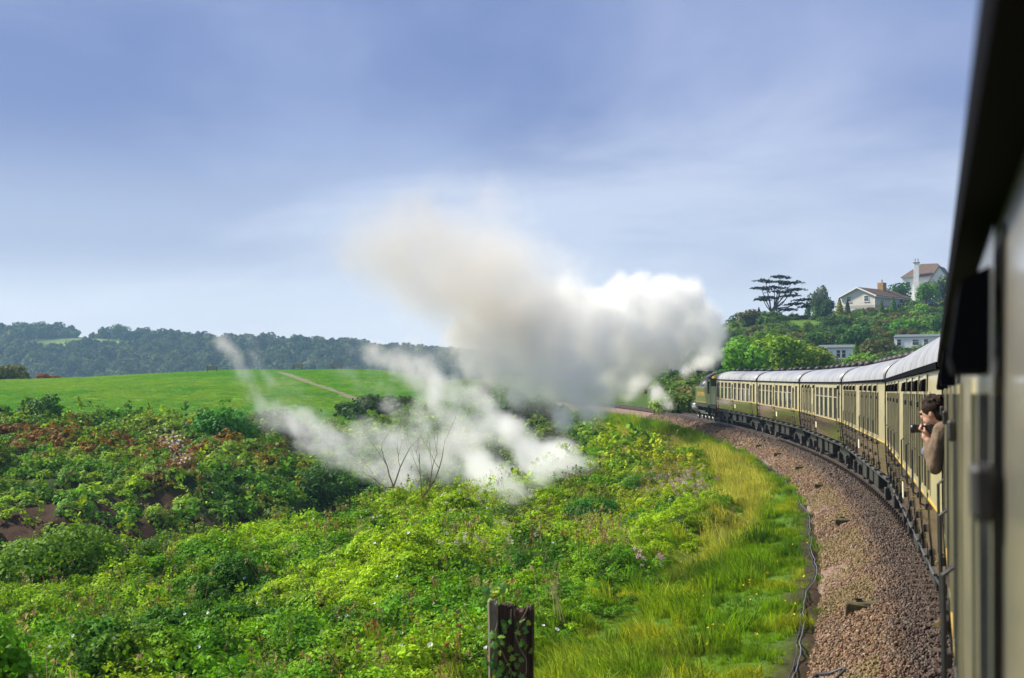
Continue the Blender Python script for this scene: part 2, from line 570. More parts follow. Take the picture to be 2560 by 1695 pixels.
fcol = lerp(np.tile([0.085, 0.26, 0.014], (len(vx), 1)), np.tile([0.16, 0.30, 0.022], (len(vx), 1)), sstep(0.35, 0.7, nz * 0.5 + nf * 0.5))
col = lerp(col, fcol, fm)
col = lerp(col, np.tile([0.20, 0.16, 0.12], (len(vx), 1)), path_mask(vx, vy) * fm)
band = (_u > 2.0) & (_u < 9.5) & (_s > -60) & (_s < 300)
bcol = lerp(np.tile([0.075, 0.16, 0.012], (len(vx), 1)), np.tile([0.22, 0.21, 0.035], (len(vx), 1)), straw_mask(vx, vy))
bm_ = bramble_mask(vx, vy)
col = lerp(col, bcol, band * (1 - bm_))
earth = (1 - sstep(3.0, 3.55, _u + 0.9 * (fbm(_s * 0.35, _u * 0.4, 6) - 0.5))) * (_u > 2.0) * (_s < 95)
col = lerp(col, np.tile([0.055, 0.035, 0.022], (len(vx), 1)), earth)
right = (_u < -2.6) & (vy < 700)
col = lerp(col, np.tile([0.05, 0.09, 0.015], (len(vx), 1)), right * 1.0)
# bare red cliff at the foot of the cove
red = np.maximum(sstep(-3.4, -4.6, vz + 1.2 * (fbm(vx * .4, vy * .4, 33) - .5)), sstep(-2.3, -3.3, vz + 1.8 * (fbm(vx * .4, vy * .4, 33) - .5)) * (vx < -18.5)) * (vy > 58) * (vy < 100) * (vx < -10)
col = lerp(col, np.tile([0.055, 0.024, 0.018], (len(vx), 1)) * (0.45 + 1.1 * fbm(vx * 1.3, vy * 1.3, 34))[:, None], red * 0.85)
lawn = np.exp(-(((vx - 65) / 4.5) ** 2 + ((vy - 340) / 6) ** 2))
col = lerp(col, np.tile([0.11, 0.2, 0.02], (len(vx), 1)), np.clip(lawn * 1.4, 0, 1))
past = (np.exp(-(((vx + 355) / 42) ** 2 + ((vy - 1255) / 45) ** 2)) > 0.33)
col = lerp(col, np.tile([0.17, 0.26, 0.05], (len(vx), 1)), past * 1.0)
ca = gme.color_attributes.new('cover', 'FLOAT_COLOR', 'POINT')
ca.data.foreach_set('color', np.concatenate([col, np.ones((len(col), 1))], 1).astype(np.float32).ravel())
gm = bpy.data.materials.new('ground_cover')
gm.use_nodes = True
nt = gm.node_tree
bs = nt.nodes['Principled BSDF']; bs.inputs['Roughness'].default_value = 0.9; bs.inputs['Specular IOR Level'].default_value = 0.1
at = nt.nodes.new('ShaderNodeAttribute'); at.attribute_name = 'cover'
tco = nt.nodes.new('ShaderNodeTexCoord')
mp = nt.nodes.new('ShaderNodeMapping'); mp.inputs['Scale'].default_value = (2.2, 0.9, 2.2)
nt.links.new(tco.outputs['Object'], mp.inputs['Vector'])
n1 = nt.nodes.new('ShaderNodeTexNoise'); n1.inputs['Scale'].default_value = 1.0; n1.inputs['Detail'].default_value = 9; n1.inputs['Roughness'].default_value = 0.72
nt.links.new(mp.outputs[0], n1.inputs['Vector'])
mr = nt.nodes.new('ShaderNodeMapRange'); mr.inputs['From Min'].default_value = 0.3; mr.inputs['From Max'].default_value = 0.7; mr.inputs['To Min'].default_value = 0.6; mr.inputs['To Max'].default_value = 1.4
nt.links.new(n1.outputs[0], mr.inputs['Value'])
sc_ = nt.nodes.new('ShaderNodeVectorMath'); sc_.operation = 'SCALE'
nt.links.new(at.outputs['Color'], sc_.inputs[0]); nt.links.new(mr.outputs[0], sc_.inputs['Scale'])
nt.links.new(sc_.outputs[0], bs.inputs['Base Color'])
bp = nt.nodes.new('ShaderNodeBump'); bp.inputs['Strength'].default_value = 0.6; bp.inputs['Distance'].default_value = 0.12
nt.links.new(n1.outputs[0], bp.inputs['Height']); nt.links.new(bp.outputs[0], bs.inputs['Normal'])
tag(meshobj('ground', gme, gm), 'grassy headland, bramble slopes and hillside around the line', 'ground', kind='structure')

# ------------------------------------------------------------------ ballast bed
bal_mat = mat('ballast_bed', (0.16, 0.10, 0.075), 0.85, 0.2, noise=((9, 9, 9), (0.34, 0.24, 0.19), 0.35, 0.7), bump=((16, 16, 16), 1.0, 0.08))
prof = [(-2.9, -0.95), (-2.75, -0.75), (-1.85, -0.26), (-1.3, -0.2), (0, -0.2), (1.3, -0.2), (1.7, -0.24), (2.3, -0.5), (2.75, -0.73), (2.95, -0.95)]
ss = np.concatenate([np.arange(-40, 90, 0.8), np.arange(90, 240, 2.0)])
bv, bf = [], []
for i, s in enumerate(ss):
    for k, (u, dz) in enumerate(prof):
        wob = 0.05 * (float(fbm(np.array([s * 0.7]), np.array([u * 2.0]), 19)[0]) - 0.5)
        uu = u + (0.22 * (float(fbm(np.array([s * 0.5]), np.array([3.0]), 29)[0]) - 0.5) if u > 2 else 0)
        bv.append(track(float(s), uu, dz + wob)[:])
    if i:
        a = (i - 1) * len(prof); b = i * len(prof)
        for k in range(len(prof) - 1):
            bf.append((a + k, b + k, b + k + 1, a + k + 1))
ball = MB(); ball.add(bv, bf)
tag(ball.build('ballast_bed', bal_mat, None, True), 'brown stone ballast bed curving under the train', 'ballast', kind='structure')

# ------------------------------------------------------------------ scattering helper (for what nobody could count)
def source_collection(name, meshes):
    c = bpy.data.collections.new(name)
    for i, me in enumerate(meshes):
        o = bpy.data.objects.new('%s_%02d' % (name, i), me)
        c.objects.link(o)
    return c
def scatter(name, P, rot, scl, idx, tint, coll, label, cat):
    me = bpy.data.meshes.new(name)
    n = len(P)
    me.vertices.add(n)
    me.vertices.foreach_set('co', np.asarray(P, np.float32).ravel())
    a = me.attributes.new('rot', 'FLOAT_VECTOR', 'POINT'); a.data.foreach_set('vector', np.asarray(rot, np.float32).ravel())
    a = me.attributes.new('scl', 'FLOAT_VECTOR', 'POINT')
    scl = np.asarray(scl, np.float32)
    if scl.ndim == 1: scl = np.repeat(scl[:, None], 3, 1)
    a.data.foreach_set('vector', scl.ravel())
    a = me.attributes.new('idx', 'INT', 'POINT'); a.data.foreach_set('value', np.asarray(idx, np.int32))
    a = me.attributes.new('tint', 'FLOAT_COLOR', 'POINT'); a.data.foreach_set('color', np.concatenate([tint, np.ones((n, 1))], 1).astype(np.float32).ravel())
    me.update()
    o = meshobj(name, me)
    ng = bpy.data.node_groups.new(name, 'GeometryNodeTree')
    ng.interface.new_socket('Geometry', in_out='INPUT', socket_type='NodeSocketGeometry')
    ng.interface.new_socket('Geometry', in_out='OUTPUT', socket_type='NodeSocketGeometry')
    N = ng.nodes.new; L = ng.links.new
    gi, go = N('NodeGroupInput'), N('NodeGroupOutput')
    iop = N('GeometryNodeInstanceOnPoints')
    ci = N('GeometryNodeCollectionInfo')
    ci.inputs['Collection'].default_value = coll
    ci.inputs['Separate Children'].default_value = True
    ci.inputs['Reset Children'].default_value = True
    def na(nm, ty):
        k = N('GeometryNodeInputNamedAttribute'); k.data_type = ty; k.inputs['Name'].default_value = nm
        return k.outputs['Attribute']
    L(gi.outputs[0], iop.inputs['Points'])
    L(ci.outputs[0], iop.inputs['Instance'])
    iop.inputs['Pick Instance'].default_value = True
    L(na('idx', 'INT'), iop.inputs['Instance Index'])
    er = N('FunctionNodeEulerToRotation')
    L(na('rot', 'FLOAT_VECTOR'), er.inputs[0]); L(er.outputs[0], iop.inputs['Rotation'])
    L(na('scl', 'FLOAT_VECTOR'), iop.inputs['Scale'])
    L(iop.outputs[0], go.inputs[0])
    md = o.modifiers.new('scatter', 'NODES'); md.node_group = ng
    return tag(o, label, cat, kind='stuff')

def in_view(x, y, margin=0.05):
    return (y > 3) & (np.abs(x / np.maximum(y, 1e-3)) < 1280 / F + margin)

def card_mesh(name, C, Nn, size, lv, m, aspect=1.35, fold=0.25):
    """leaf cards: each a folded rhombus of two triangles-pairs"""
    n = len(C)
    Nn = Nn / (np.linalg.norm(Nn, axis=1, keepdims=True) + 1e-9)
    t = rng.normal(size=(n, 3)); t -= Nn * (t * Nn).sum(1, keepdims=True); t /= np.linalg.norm(t, axis=1, keepdims=True) + 1e-9
    b = np.cross(Nn, t)
    sz = np.asarray(size)[:, None] if np.ndim(size) else np.full((n, 1), size)
    v0 = C - t * sz * aspect * 0.5
    v2 = C + t * sz * aspect * 0.5 - Nn * sz * fold * 0.4
    v1 = C + b * sz * 0.5 - Nn * sz * fold * 0.5 - t * sz * 0.1
    v3 = C - b * sz * 0.5 - Nn * sz * fold * 0.5 - t * sz * 0.1
    V = np.stack([v0, v1, v2, v3], 1).reshape(-1, 3)
    k = np.arange(n) * 4
    Fc = np.stack([np.stack([k, k + 1, k + 2], 1), np.stack([k, k + 2, k + 3], 1)], 1).reshape(-1, 3)
    me = bpy.data.meshes.new(name)
    me.vertices.add(len(V)); me.vertices.foreach_set('co', V.astype(np.float32).ravel())
    me.loops.add(Fc.size); me.loops.foreach_set('vertex_index', Fc.ravel())
    me.polygons.add(len(Fc)); me.polygons.foreach_set('loop_start', np.arange(0, Fc.size, 3)); me.polygons.foreach_set('loop_total', np.full(len(Fc), 3))
    at = me.attributes.new('lv', 'FLOAT', 'POINT'); at.data.foreach_set('value', np.repeat(np.asarray(lv, np.float32), 4))
    me.materials.append(m)
    me.update()
    return me
def rnd_dir(n):
    d = rng.normal(size=(n, 3)); return d / np.linalg.norm(d, axis=1, keepdims=True)

def clump(name, n, rad, leaf, m, flat=0.7, up=0.6):
    """a low dome of leaves"""
    d = rnd_dir(n); d[:, 2] = np.abs(d[:, 2])
    r = rad * (0.55 + 0.45 * rng.random(n) ** 0.5)
    C = d * r[:, None]; C[:, 2] *= flat
    Nn = d + rnd_dir(n) * 0.75 + np.array([0, 0, up])
    return card_mesh(name, C, Nn, leaf * rng.uniform(0.65, 1.3, n), rng.random(n), m)

def crown_mesh(name, n, size, leaf, m, lobes=14, seed=0, base=0.15, shell=0.55):
    """a tree crown: size (rx, ry, rz) about (0, 0, rz*...) of leaf cards on uneven lobes, with gaps between them"""
    r0 = np.random.default_rng(seed + 100)
    L = r0.normal(size=(lobes, 3)); L /= np.linalg.norm(L, axis=1, keepdims=True)
    L *= (0.35 + 0.4 * r0.random((lobes, 1)))
    L[:, 2] = L[:, 2] * 0.9
    lr = 0.30 + 0.24 * r0.random(lobes)
    w = lr ** 2; w /= w.sum()
    k = r0.choice(lobes, n, p=w)
    d = r0.normal(size=(n, 3)); d /= np.linalg.norm(d, axis=1, keepdims=True)
    rr = lr[k] * (shell + (1 - shell) * r0.random(n) ** 0.6)
    C = L[k] + d * rr[:, None]
    Nn = d + 0.6 * r0.normal(size=(n, 3)) + np.array([0, 0, 0.35])
    C = C * np.array(size)
    C[:, 2] += size[2] * (1 - base)
    C[:, 2] = np.maximum(C[:, 2], 0.02 * size[2])
    return card_mesh(name, C, Nn, leaf * r0.uniform(0.6, 1.4, n), np.clip(0.25 + 0.5 * r0.random(n) + 0.35 * (r0.random(lobes)[k] - 0.5), 0, 1), m)

# ------------------------------------------------------------------ ballast stones
stone_mat = bpy.data.materials.new('ballast_stone'); stone_mat.use_nodes = True
nt = stone_mat.node_tree; bs = nt.nodes['Principled BSDF']; bs.inputs['Roughness'].default_value = 0.62; bs.inputs['Specular IOR Level'].default_value = 0.4
at = nt.nodes.new('ShaderNodeAttribute'); at.attribute_type = 'INSTANCER'; at.attribute_name = 'tint'
nt.links.new(at.outputs['Color'], bs.inputs['Base Color'])
stones = []
for k in range(6):
    bm = bmesh.new(); bmesh.ops.create_icosphere(bm, subdivisions=1, radius=1.0)
    for v in bm.verts:
        v.co *= random.uniform(0.65, 1.1); v.co.x *= 1.25; v.co.z *= 0.75
    me = bpy.data.meshes.new('ballast_stone'); bm.to_mesh(me); bm.free(); me.materials.append(stone_mat); stones.append(me)
stone_coll = source_collection('ballast_stone', stones)
def ballast_pts(s0, s1, n):
    s = rng.uniform(s0, s1, n); u = rng.uniform(-0.6, 2.85, n)
    th = TH0 - s / RAD
    X = CEN[0] + (RAD - u) * np.cos(th); Y = CEN[1] - (RAD - u) * np.sin(th)
    Z = rail_z(s) + np.interp(u, [p[0] for p in prof], [p[1] for p in prof])
    return np.stack([X, Y, Z], -1), s, u
bp_, sz_ = [], []
for s0, s1, dens, size in [(0, 18, 620, 0.028), (18, 40, 380, 0.035), (40, 75, 190, 0.047), (75, 130, 50, 0.078)]:
    n = int((s1 - s0) * 3.4 * dens)
    P, s, u = ballast_pts(s0, s1, n)
    keep = in_view(P[:, 0], P[:, 1], 0.03)
    P, u = P[keep], u[keep]
    P[:, 2] += rng.uniform(-0.02, 0.03, len(P))
    bp_.append(np.concatenate([P, u[:, None]], 1)); sz_.append(size * rng.uniform(0.6, 1.35, len(P)))
bp_ = np.concatenate(bp_); sz_ = np.concatenate(sz_)
pal = np.array([0.70, 0.66, 0.54]) * np.array([[0.26, 0.145, 0.085], [0.34, 0.215, 0.135], [0.20, 0.12, 0.065], [0.28, 0.185, 0.085], [0.46, 0.36, 0.27], [0.10, 0.06, 0.045], [0.24, 0.19, 0.15]])
tint = pal[rng.choice(len(pal), len(bp_), p=[.27, .2, .17, .13, .06, .1, .07])] * rng.uniform(0.7, 1.15, (len(bp_), 1))
oily_shade = np.clip((1.98 + 0.5 * (fbm(bp_[:, 0] * 0.9, bp_[:, 1] * 0.9, 62) - 0.5) - bp_[:, 3]) / 0.5, 0, 1) * 0.8                     # oil and brake dust beside the rail, with the train's slight shadow painted in
tint = tint * (1 - oily_shade[:, None]) + np.array([0.05, 0.035, 0.028]) * oily_shade[:, None]
mossy = (fbm(bp_[:, 0] * 0.5, bp_[:, 1] * 0.5, 61) > 0.55) & (bp_[:, 3] > 1.9)
tint[mossy] = tint[mossy] * 0.55 + np.array([0.16, 0.13, 0.03]) * 0.45
scatter('ballast_stones', bp_[:, :3], rng.uniform(-3.1, 3.1, (len(bp_), 3)), sz_, rng.integers(0, 6, len(bp_)), tint, stone_coll, 'loose brown and pink ballast stones beside the rails', 'stones')

# ------------------------------------------------------------------ grass
grass_i = leaf_mat('grass_blade', instancer=True, translucent=0.4, rough=0.5, vary=0.3, spec=0.25)
def tuft(name, n, h, spread, width, lean, m):
    V, Fc, lv = [], [], []
    for i in range(n):
        a = random.uniform(0, 6.28); r = spread * math.sqrt(random.random())
        x, y = r * math.cos(a), r * math.sin(a)
        hh = h * random.uniform(0.5, 1.15); a2 = random.uniform(0, 6.28); w = width * random.uniform(0.7, 1.3)
        lx, ly = lean[0] * hh + 0.3 * hh * random.gauss(0, 1), lean[1] * hh + 0.3 * hh * random.gauss(0, 1)
        dx, dy = math.cos(a2) * w, math.sin(a2) * w
        b = len(V)
        V += [(x - dx, y - dy, -0.03), (x + dx, y + dy, -0.03), (x + dx * .7 + lx * .35, y + dy * .7 + ly * .35, hh * .6), (x - dx * .7 + lx * .35, y - dy * .7 + ly * .35, hh * .6), (x + lx, y + ly, hh * .95)]
        Fc += [(b, b + 1, b + 2, b + 3), (b + 3, b + 2, b + 4)]
        lv += [random.random()] * 5
    me = bpy.data.meshes.new(name); me.from_pydata(V, [], Fc)
    at = me.attributes.new('lv', 'FLOAT', 'POINT'); at.data.foreach_set('value', lv)
    me.materials.append(m)
    return me
gt = [tuft('grass_tuft', 40, 0.30, 0.17, 0.009, (-0.35, -0.25), grass_i) for k in range(4)] + [tuft('grass_tuft', 30, 0.50, 0.20, 0.007, (-0.25, -0.1), grass_i) for k in range(2)]
grass_coll = source_collection('grass_tuft', gt)
n = 60000
s = rng.uniform(0, 150, n) ; u = rng.uniform(2.75, 10.5, n)
th = TH0 - s / RAD
X = CEN[0] + (RAD - u) * np.cos(th); Y = CEN[1] - (RAD - u) * np.sin(th)
ear = (1 - sstep(3.0, 3.6, u + 0.9 * (fbm(s * 0.35, u * 0.4, 6) - 0.5)))
keep = in_view(X, Y, 0.02) & (rng.random(n) < 1.6 * (1 - bramble_mask(X, Y)) * (1 - ear * 0.97)) & (rng.random(n) < np.interp(s, [0, 40, 90, 150], [1, 0.8, 0.45, 0.3]))
X, Y, s, u = X[keep], Y[keep], s[keep], u[keep]
st = straw_mask(X, Y)
wv = fbm(s * 0.55 + u * 0.3, u * 0.9, 71)
pg = np.array([0.15, 0.29, 0.012]); pd = np.array([0.05, 0.13, 0.010]); pyl = np.array([0.30, 0.36, 0.025]); ps = np.array([0.47, 0.45, 0.10])
t = np.tile(pg, (len(X), 1)); t = lerp(t, np.tile(pd, (len(X), 1)), sstep(0.55, 0.75, wv)); t = lerp(t, np.tile(pyl, (len(X), 1)), sstep(0.48, 0.25, wv))
front = sstep(13, 2, s) * sstep(3.6, 5.0, u)
dry = np.clip(st * 1.05 + 0.75 * front * (fbm(X * 0.8, Y * 0.8, 72) > 0.47), 0, 1) * rng.uniform(0.35, 1.0, len(X))
t = lerp(t, np.tile(ps, (len(X), 1)), dry) * rng.uniform(0.55, 1.4, (len(X), 1))
P = np.stack([X, Y, ground(X, Y)], -1)
sc1 = np.interp(s, [0, 40, 100], [0.6, 0.6, 1.1]) * (0.35 + 1.5 * sstep(0.35, 0.7, fbm(s * 1.1, u * 1.4, 73))) * rng.uniform(0.6, 1.3, len(X)) * np.where(u < 4, 0.6, 1)
rot = np.stack([rng.normal(0, .15, len(X)), rng.normal(0, .15, len(X)), rng.normal(0, 0.6, len(X))], -1)
scatter('bank_grass', P, rot, sc1, np.where(dry > 0.4, rng.integers(3, 6, len(X)), rng.integers(0, 5, len(X))), t, grass_coll, 'long windswept green and straw coloured grass on the bank', 'grass')
# short pasture grass on the headland
n = 70000
X = rng.uniform(-95, -3, n); Y = 106 + (250 - 106) * rng.random(n) ** 1.3
keep = in_view(X, Y, 0.02) & (rng.random(n) < field_mask(X, Y) * (1 - path_mask(X, Y)))
X, Y = X[keep], Y[keep]
nz = fbm(X * 0.05, Y * 0.05, 51); nf = fbm(X * 0.5, Y * 0.18, 52)
t = lerp(np.tile([0.085, 0.27, 0.014], (len(X), 1)), np.tile([0.17, 0.32, 0.022], (len(X), 1)), sstep(0.35, 0.68, nz * 0.5 + nf * 0.5)) * rng.uniform(0.8, 1.2, (len(X), 1))
P = np.stack([X, Y, ground(X, Y) - 0.02], -1)
sc1 = np.stack([np.full(len(X), 2.2), np.full(len(X), 2.2), 0.55 * rng.uniform(0.5, 1.2, len(X))], -1)
scatter('pasture_grass', P, np.stack([np.zeros(len(X)), np.zeros(len(X)), rng.uniform(0, 6.28, len(X))], -1), sc1, rng.integers(0, 4, len(X)), t, grass_coll, 'short bright green pasture grass on the headland', 'grass')

# ------------------------------------------------------------------ brambles and scrub
leaf_i = leaf_mat('bramble_leaf', instancer=True, translucent=0.3, rough=0.6, vary=0.42, spec=0.12)
def cane(name, leaf, n=30):
    """an arching shoot with leaves along it"""
    a = random.uniform(0, 6.28); l = random.uniform(0.5, 0.9); C, D = [], []
    pts = []
    for k in range(n):
        t = k / n; r = l * t * 0.8; h = 0.62 * math.sin(t * 2.3) + 0.05
        p = np.array([math.cos(a) * r, math.sin(a) * r, h]); pts.append(tuple(p))
        C.append(p + rng.normal(0, 0.035 + 0.03 * (1 - t), 3)); D.append(rng.normal(0, .6, 3) + np.array([0, 0, .8]))
    for k in range(40):
        C.append(np.array([rng.normal(0, .2), rng.normal(0, .2), abs(rng.normal(0, .1))])); D.append(rng.normal(0, .6, 3) + np.array([0, 0, .8]))
    return card_mesh(name, np.array(C), np.array(D), leaf * rng.uniform(.6, 1.3, len(C)), rng.random(len(C)), leaf_i, 1.5)
near_cl = [clump('bramble_clump', 130, 0.40, 0.085, leaf_i) for k in range(5)] + [clump('bramble_fern', 90, 0.42, 0.12, leaf_i, 0.9, 0.3) for k in range(2)] + [cane('bramble_z_cane', 0.11) for k in range(3)]
near_coll = source_collection('bramble_clump', near_cl)
fine_coll = source_collection('leaf_clump', [clump('leaf_clump', 300, 0.40, 0.056, leaf_i) for k in range(5)] + [clump('leaf_fern', 200, 0.42, 0.075, leaf_i, 0.9, 0.3) for k in range(2)] + [cane('leaf_z_cane', 0.06) for k in range(3)])
def bramble_tint(X, Y, s, u):
    n = len(X)
    a = fbm(X * 0.16, Y * 0.16, 81); b = fbm(X * 0.7, Y * 0.7, 82)
    t = lerp(np.tile([0.075, 0.205, 0.008], (n, 1)), np.tile([0.21, 0.33, 0.012], (n, 1)), sstep(0.38, 0.62, a * 0.6 + b * 0.4))
    t = lerp(t, np.tile([0.04, 0.125, 0.010], (n, 1)), sstep(0.58, 0.72, fbm(X * 0.3 + 9, Y * 0.3, 83)))
    bank = sstep(14, 9, u) * sstep(30, 60, s)                           # the drier bank below the line
    t = lerp(t, np.tile([0.27, 0.29, 0.02], (n, 1)), bank * 0.8 * sstep(0.3, 0.6, b))
    far = sstep(70, 92, Y)                                               # the cool far side of the cove
    c = fbm(X * 0.12 + 3, Y * 0.12, 84)
    tf = lerp(np.tile([0.06, 0.165, 0.014], (n, 1)), np.tile([0.15, 0.25, 0.02], (n, 1)), sstep(0.4, 0.6, b))
    rust = sstep(0.42, 0.58, c) * sstep(-8, -20, X)
    tf = lerp(tf, np.tile([0.15, 0.085, 0.022], (n, 1)), rust * (rng.random(n) < np.where(X < -19, 0.55, 0.2)))
    t = lerp(t, tf, far)
    return t * rng.uniform(0.65, 1.35, (n, 1)) * np.array([1.34, 1.3, 1.1])
def scrub_points(n, xr, yr, cond):
    X = rng.uniform(*xr, n); Y = rng.uniform(*yr, n)
    s, u = su(X, Y)
    k = in_view(X, Y, 0.03) & cond(X, Y, s, u)
    return X[k], Y[k], s[k], u[k]
def normals_to_euler(N, spin):
    """tilt z onto N, spin about it"""
    out = np.zeros((len(N), 3))
    out[:, 0] = -np.arcsin(np.clip(N[:, 1], -1, 1))
    out[:, 1] = np.arctan2(N[:, 0], N[:, 2])
    out[:, 2] = spin
    return out
def place(X, Y, size, lift=0.0):
    Nn = ground_n(X, Y)
    Z = ground(X, Y)
    P = np.stack([X, Y, Z], -1) + Nn * lift
    Nb = Nn + rng.normal(0, 0.25, Nn.shape); Nb /= np.linalg.norm(Nb, axis=1, keepdims=True)
    return P, Nb, size
for nm, n, xr, yr, cond, sz, lbl in [
    ('bramble', 60000, (-28, 14), (17, 70), lambda X, Y, s, u: (rng.random(len(X)) < 1.8 * bramble_mask(X, Y)) & (rng.random(len(X)) < np.interp(Y, [17, 35, 70], [1, 1, 0.7])), (0.45, 1.1), 'tangled bright green brambles and bindweed covering the slope below the line'),
    ('cove_scrub', 34000, (-60, 16), (64, 215), lambda X, Y, s, u: (Y > 70 - 0 * X) & (rng.random(len(X)) < bramble_mask(X, Y)), (1.0, 2.0), 'green and rust scrub, ivy and bracken around the cove')]:
    X, Y, s, u = scrub_points(n, xr, yr, cond)
    P, Nb, _ = place(X, Y, None, -0.08)
    P[:, 2] += np.where(rng.random(len(X)) < 0.2, rng.uniform(0, 0.32, len(X)), rng.uniform(-0.12, 0.06, len(X)))
    scl = rng.uniform(sz[0], sz[1], len(X)) * np.where(rng.random(len(X)) < 0.08, 1.35, 1)
    edge = 1 - 0.45 * sstep(9.5, 7, u) * (Y < 90)
    ti = bramble_tint(X, Y, s, u)
    red = np.maximum(sstep(-3.6, -4.8, P[:, 2] + 1.6 * (fbm(X * .4, Y * .4, 33) - .5)), sstep(-2.5, -3.5, P[:, 2] + 2.4 * (fbm(X * .4, Y * .4, 33) - .5)) * (X < -18.5)) * (Y > 58) * (X < -10)
    k = rng.random(len(X)) > red * np.where(fbm(X * .7, Y * .7, 35) > 0.5, 0.55, 0.9)
    scatter(nm, P[k], normals_to_euler(Nb[k], rng.uniform(0, 6.28, k.sum())), (scl * edge)[k], np.where(rng.random(k.sum()) < 0.14, rng.integers(7, 10, k.sum()), rng.integers(0, 7, k.sum())), ti[k], fine_coll if nm == 'bramble' else near_coll, lbl, 'undergrowth')

# dead stalks and seed heads standing out of the green
def stalks(name, n=6):
    V, Fc, lv = [], [], []
    for i in range(n):
        x, y = random.gauss(0, .16), random.gauss(0, .16); h = random.uniform(.45, .95); lx, ly = random.gauss(0, .16), random.gauss(0, .16); w = .0065
        for k in range(3):
            a = 2.09 * k; b = len(V)
            V += [(x + w * math.cos(a), y + w * math.sin(a), -.1), (x + w * math.cos(a + 2), y + w * math.sin(a + 2), -.1), (x + lx + w * .6 * math.cos(a + 2), y + ly + w * .6 * math.sin(a + 2), h), (x + lx + w * .6 * math.cos(a), y + ly + w * .6 * math.sin(a), h)]
            Fc.append((b, b + 1, b + 2, b + 3)); lv += [.5] * 4
        for k in range(7):
            c = Vector((x + lx + random.gauss(0, .02), y + ly + random.gauss(0, .02), h - random.random() * .16)); b = len(V); s_ = random.uniform(.012, .026)
            V += [(c + Vector((random.gauss(0, s_), random.gauss(0, s_), random.gauss(0, s_) + s_ * q)))[:] for q in (-1, 0, 1)]
            Fc.append((b, b + 1, b + 2)); lv += [random.random()] * 3
    me = bpy.data.meshes.new(name); me.from_pydata(V, [], Fc)
    at = me.attributes.new('lv', 'FLOAT', 'POINT'); at.data.foreach_set('value', lv); me.materials.append(grass_i); return me
stalk_coll = source_collection('dry_stalk', [stalks('dry_stalk') for k in range(4)])
X, Y, s, u = scrub_points(2600, (-26, 14), (17, 95), lambda X, Y, s, u: (u > 7) & (fbm(X * 0.35, Y * 0.35, 93) > 0.5) & (field_mask(X, Y) < .1))
nn = len(X)
tt = np.array([[0.30, 0.22, 0.11], [0.22, 0.13, 0.06], [0.34, 0.30, 0.16], [0.14, 0.16, 0.04]])[rng.integers(0, 4, nn)]
scatter('dry_stalks', np.stack([X, Y, ground(X, Y) + 0.12], -1), np.stack([rng.normal(0, .25, nn), rng.normal(0, .25, nn), rng.uniform(0, 6.28, nn)], -1), rng.uniform(.6, 1.2, nn), rng.integers(0, 4, nn), tt, stalk_coll, 'thin dry stalks and seed heads standing out of the brambles', 'stalks')

# flowers in the undergrowth
fl_mat = leaf_mat('petal', instancer=True, translucent=0.2, rough=0.6, vary=0.06, spec=0.2)
def flower_mesh(name):
    b = MB(); n = 10
    vs = [(0, 0, -0.5)] + [(math.cos(2 * math.pi * k / n) * (1 + 0.08 * (k % 2)), math.sin(2 * math.pi * k / n) * (1 + 0.08 * (k % 2)), 0.25) for k in range(n)]
    b.add(vs, [(0, 1 + k, 1 + (k + 1) % n) for k in range(n)])
    me = b.mesh(name); me.materials.append(fl_mat)
    at = me.attributes.new('lv', 'FLOAT', 'POINT'); at.data.foreach_set('value', [0.5] * len(me.vertices))
    return me
def umbel_mesh(name):
    n = 26
    C = np.stack([rng.normal(0, .45, n), rng.normal(0, .45, n), rng.normal(0, .12, n)], -1)
    return card_mesh(name, C, np.tile([0, 0, 1.0], (n, 1)) + rng.normal(0, .3, (n, 3)), np.full(n, .34), rng.random(n), fl_mat, 1.0, 0.1)
fl_coll = source_collection('flower', [flower_mesh('bindweed_flower'), umbel_mesh('flower_head')])
def on_ground(x, y, dmin=14, dmax=330):
    """first point of the ground seen through photograph pixel (x, y)"""
    d = np.concatenate([np.arange(dmin, 140, 0.25), np.arange(140, dmax, 1.0)])
    p0 = px(x, y, 1.0)
    X = p0[0] * d; Y = d; Z = EYE + (p0[2] - EYE) * d
    hit = np.nonzero(ground(X, Y) > Z)[0]
    i = hit[0] if len(hit) else len(d) - 1
    return np.array([X[i], Y[i], Z[i]])
pts, tn, sz, ix = [], [], [], []
fr = random.Random(3)
for k in range(85):                                              # white bindweed
    x = fr.uniform(0, 1500); y = fr.uniform(1380, 1690) if fr.random() < 0.75 else fr.uniform(1230, 1380)
    p = on_ground(x, y, 17, 80)
    if p[1] > 75: continue
    pts.append(p + np.array([0, -0.30, 0.30])); tn.append((0.85, 0.86, 0.85)); sz.append(fr.uniform(0.026, 0.042)); ix.append(0)
for k in range(90):                                              # the white-pink blossom on the far slope
    x, y = fr.gauss(0, 1), fr.gauss(0, 1)
    p = on_ground(445 + 22 * x + 12 * y, 1140 + 20 * y, 40, 130)
    pts.append(p + np.array([0, -0.5, 0.5])); tn.append((0.85, 0.78, 0.80)); sz.append(fr.uniform(0.09, 0.16)); ix.append(1)
for k in range(70):                                              # small white flowers about it
    x, y = fr.uniform(330, 1000), fr.uniform(1120, 1330)
    p = on_ground(x, y, 40, 130)
    pts.append(p + np.array([0, -0.4, 0.4])); tn.append((0.8, 0.8, 0.78)); sz.append(fr.uniform(0.03, 0.05)); ix.append(0)
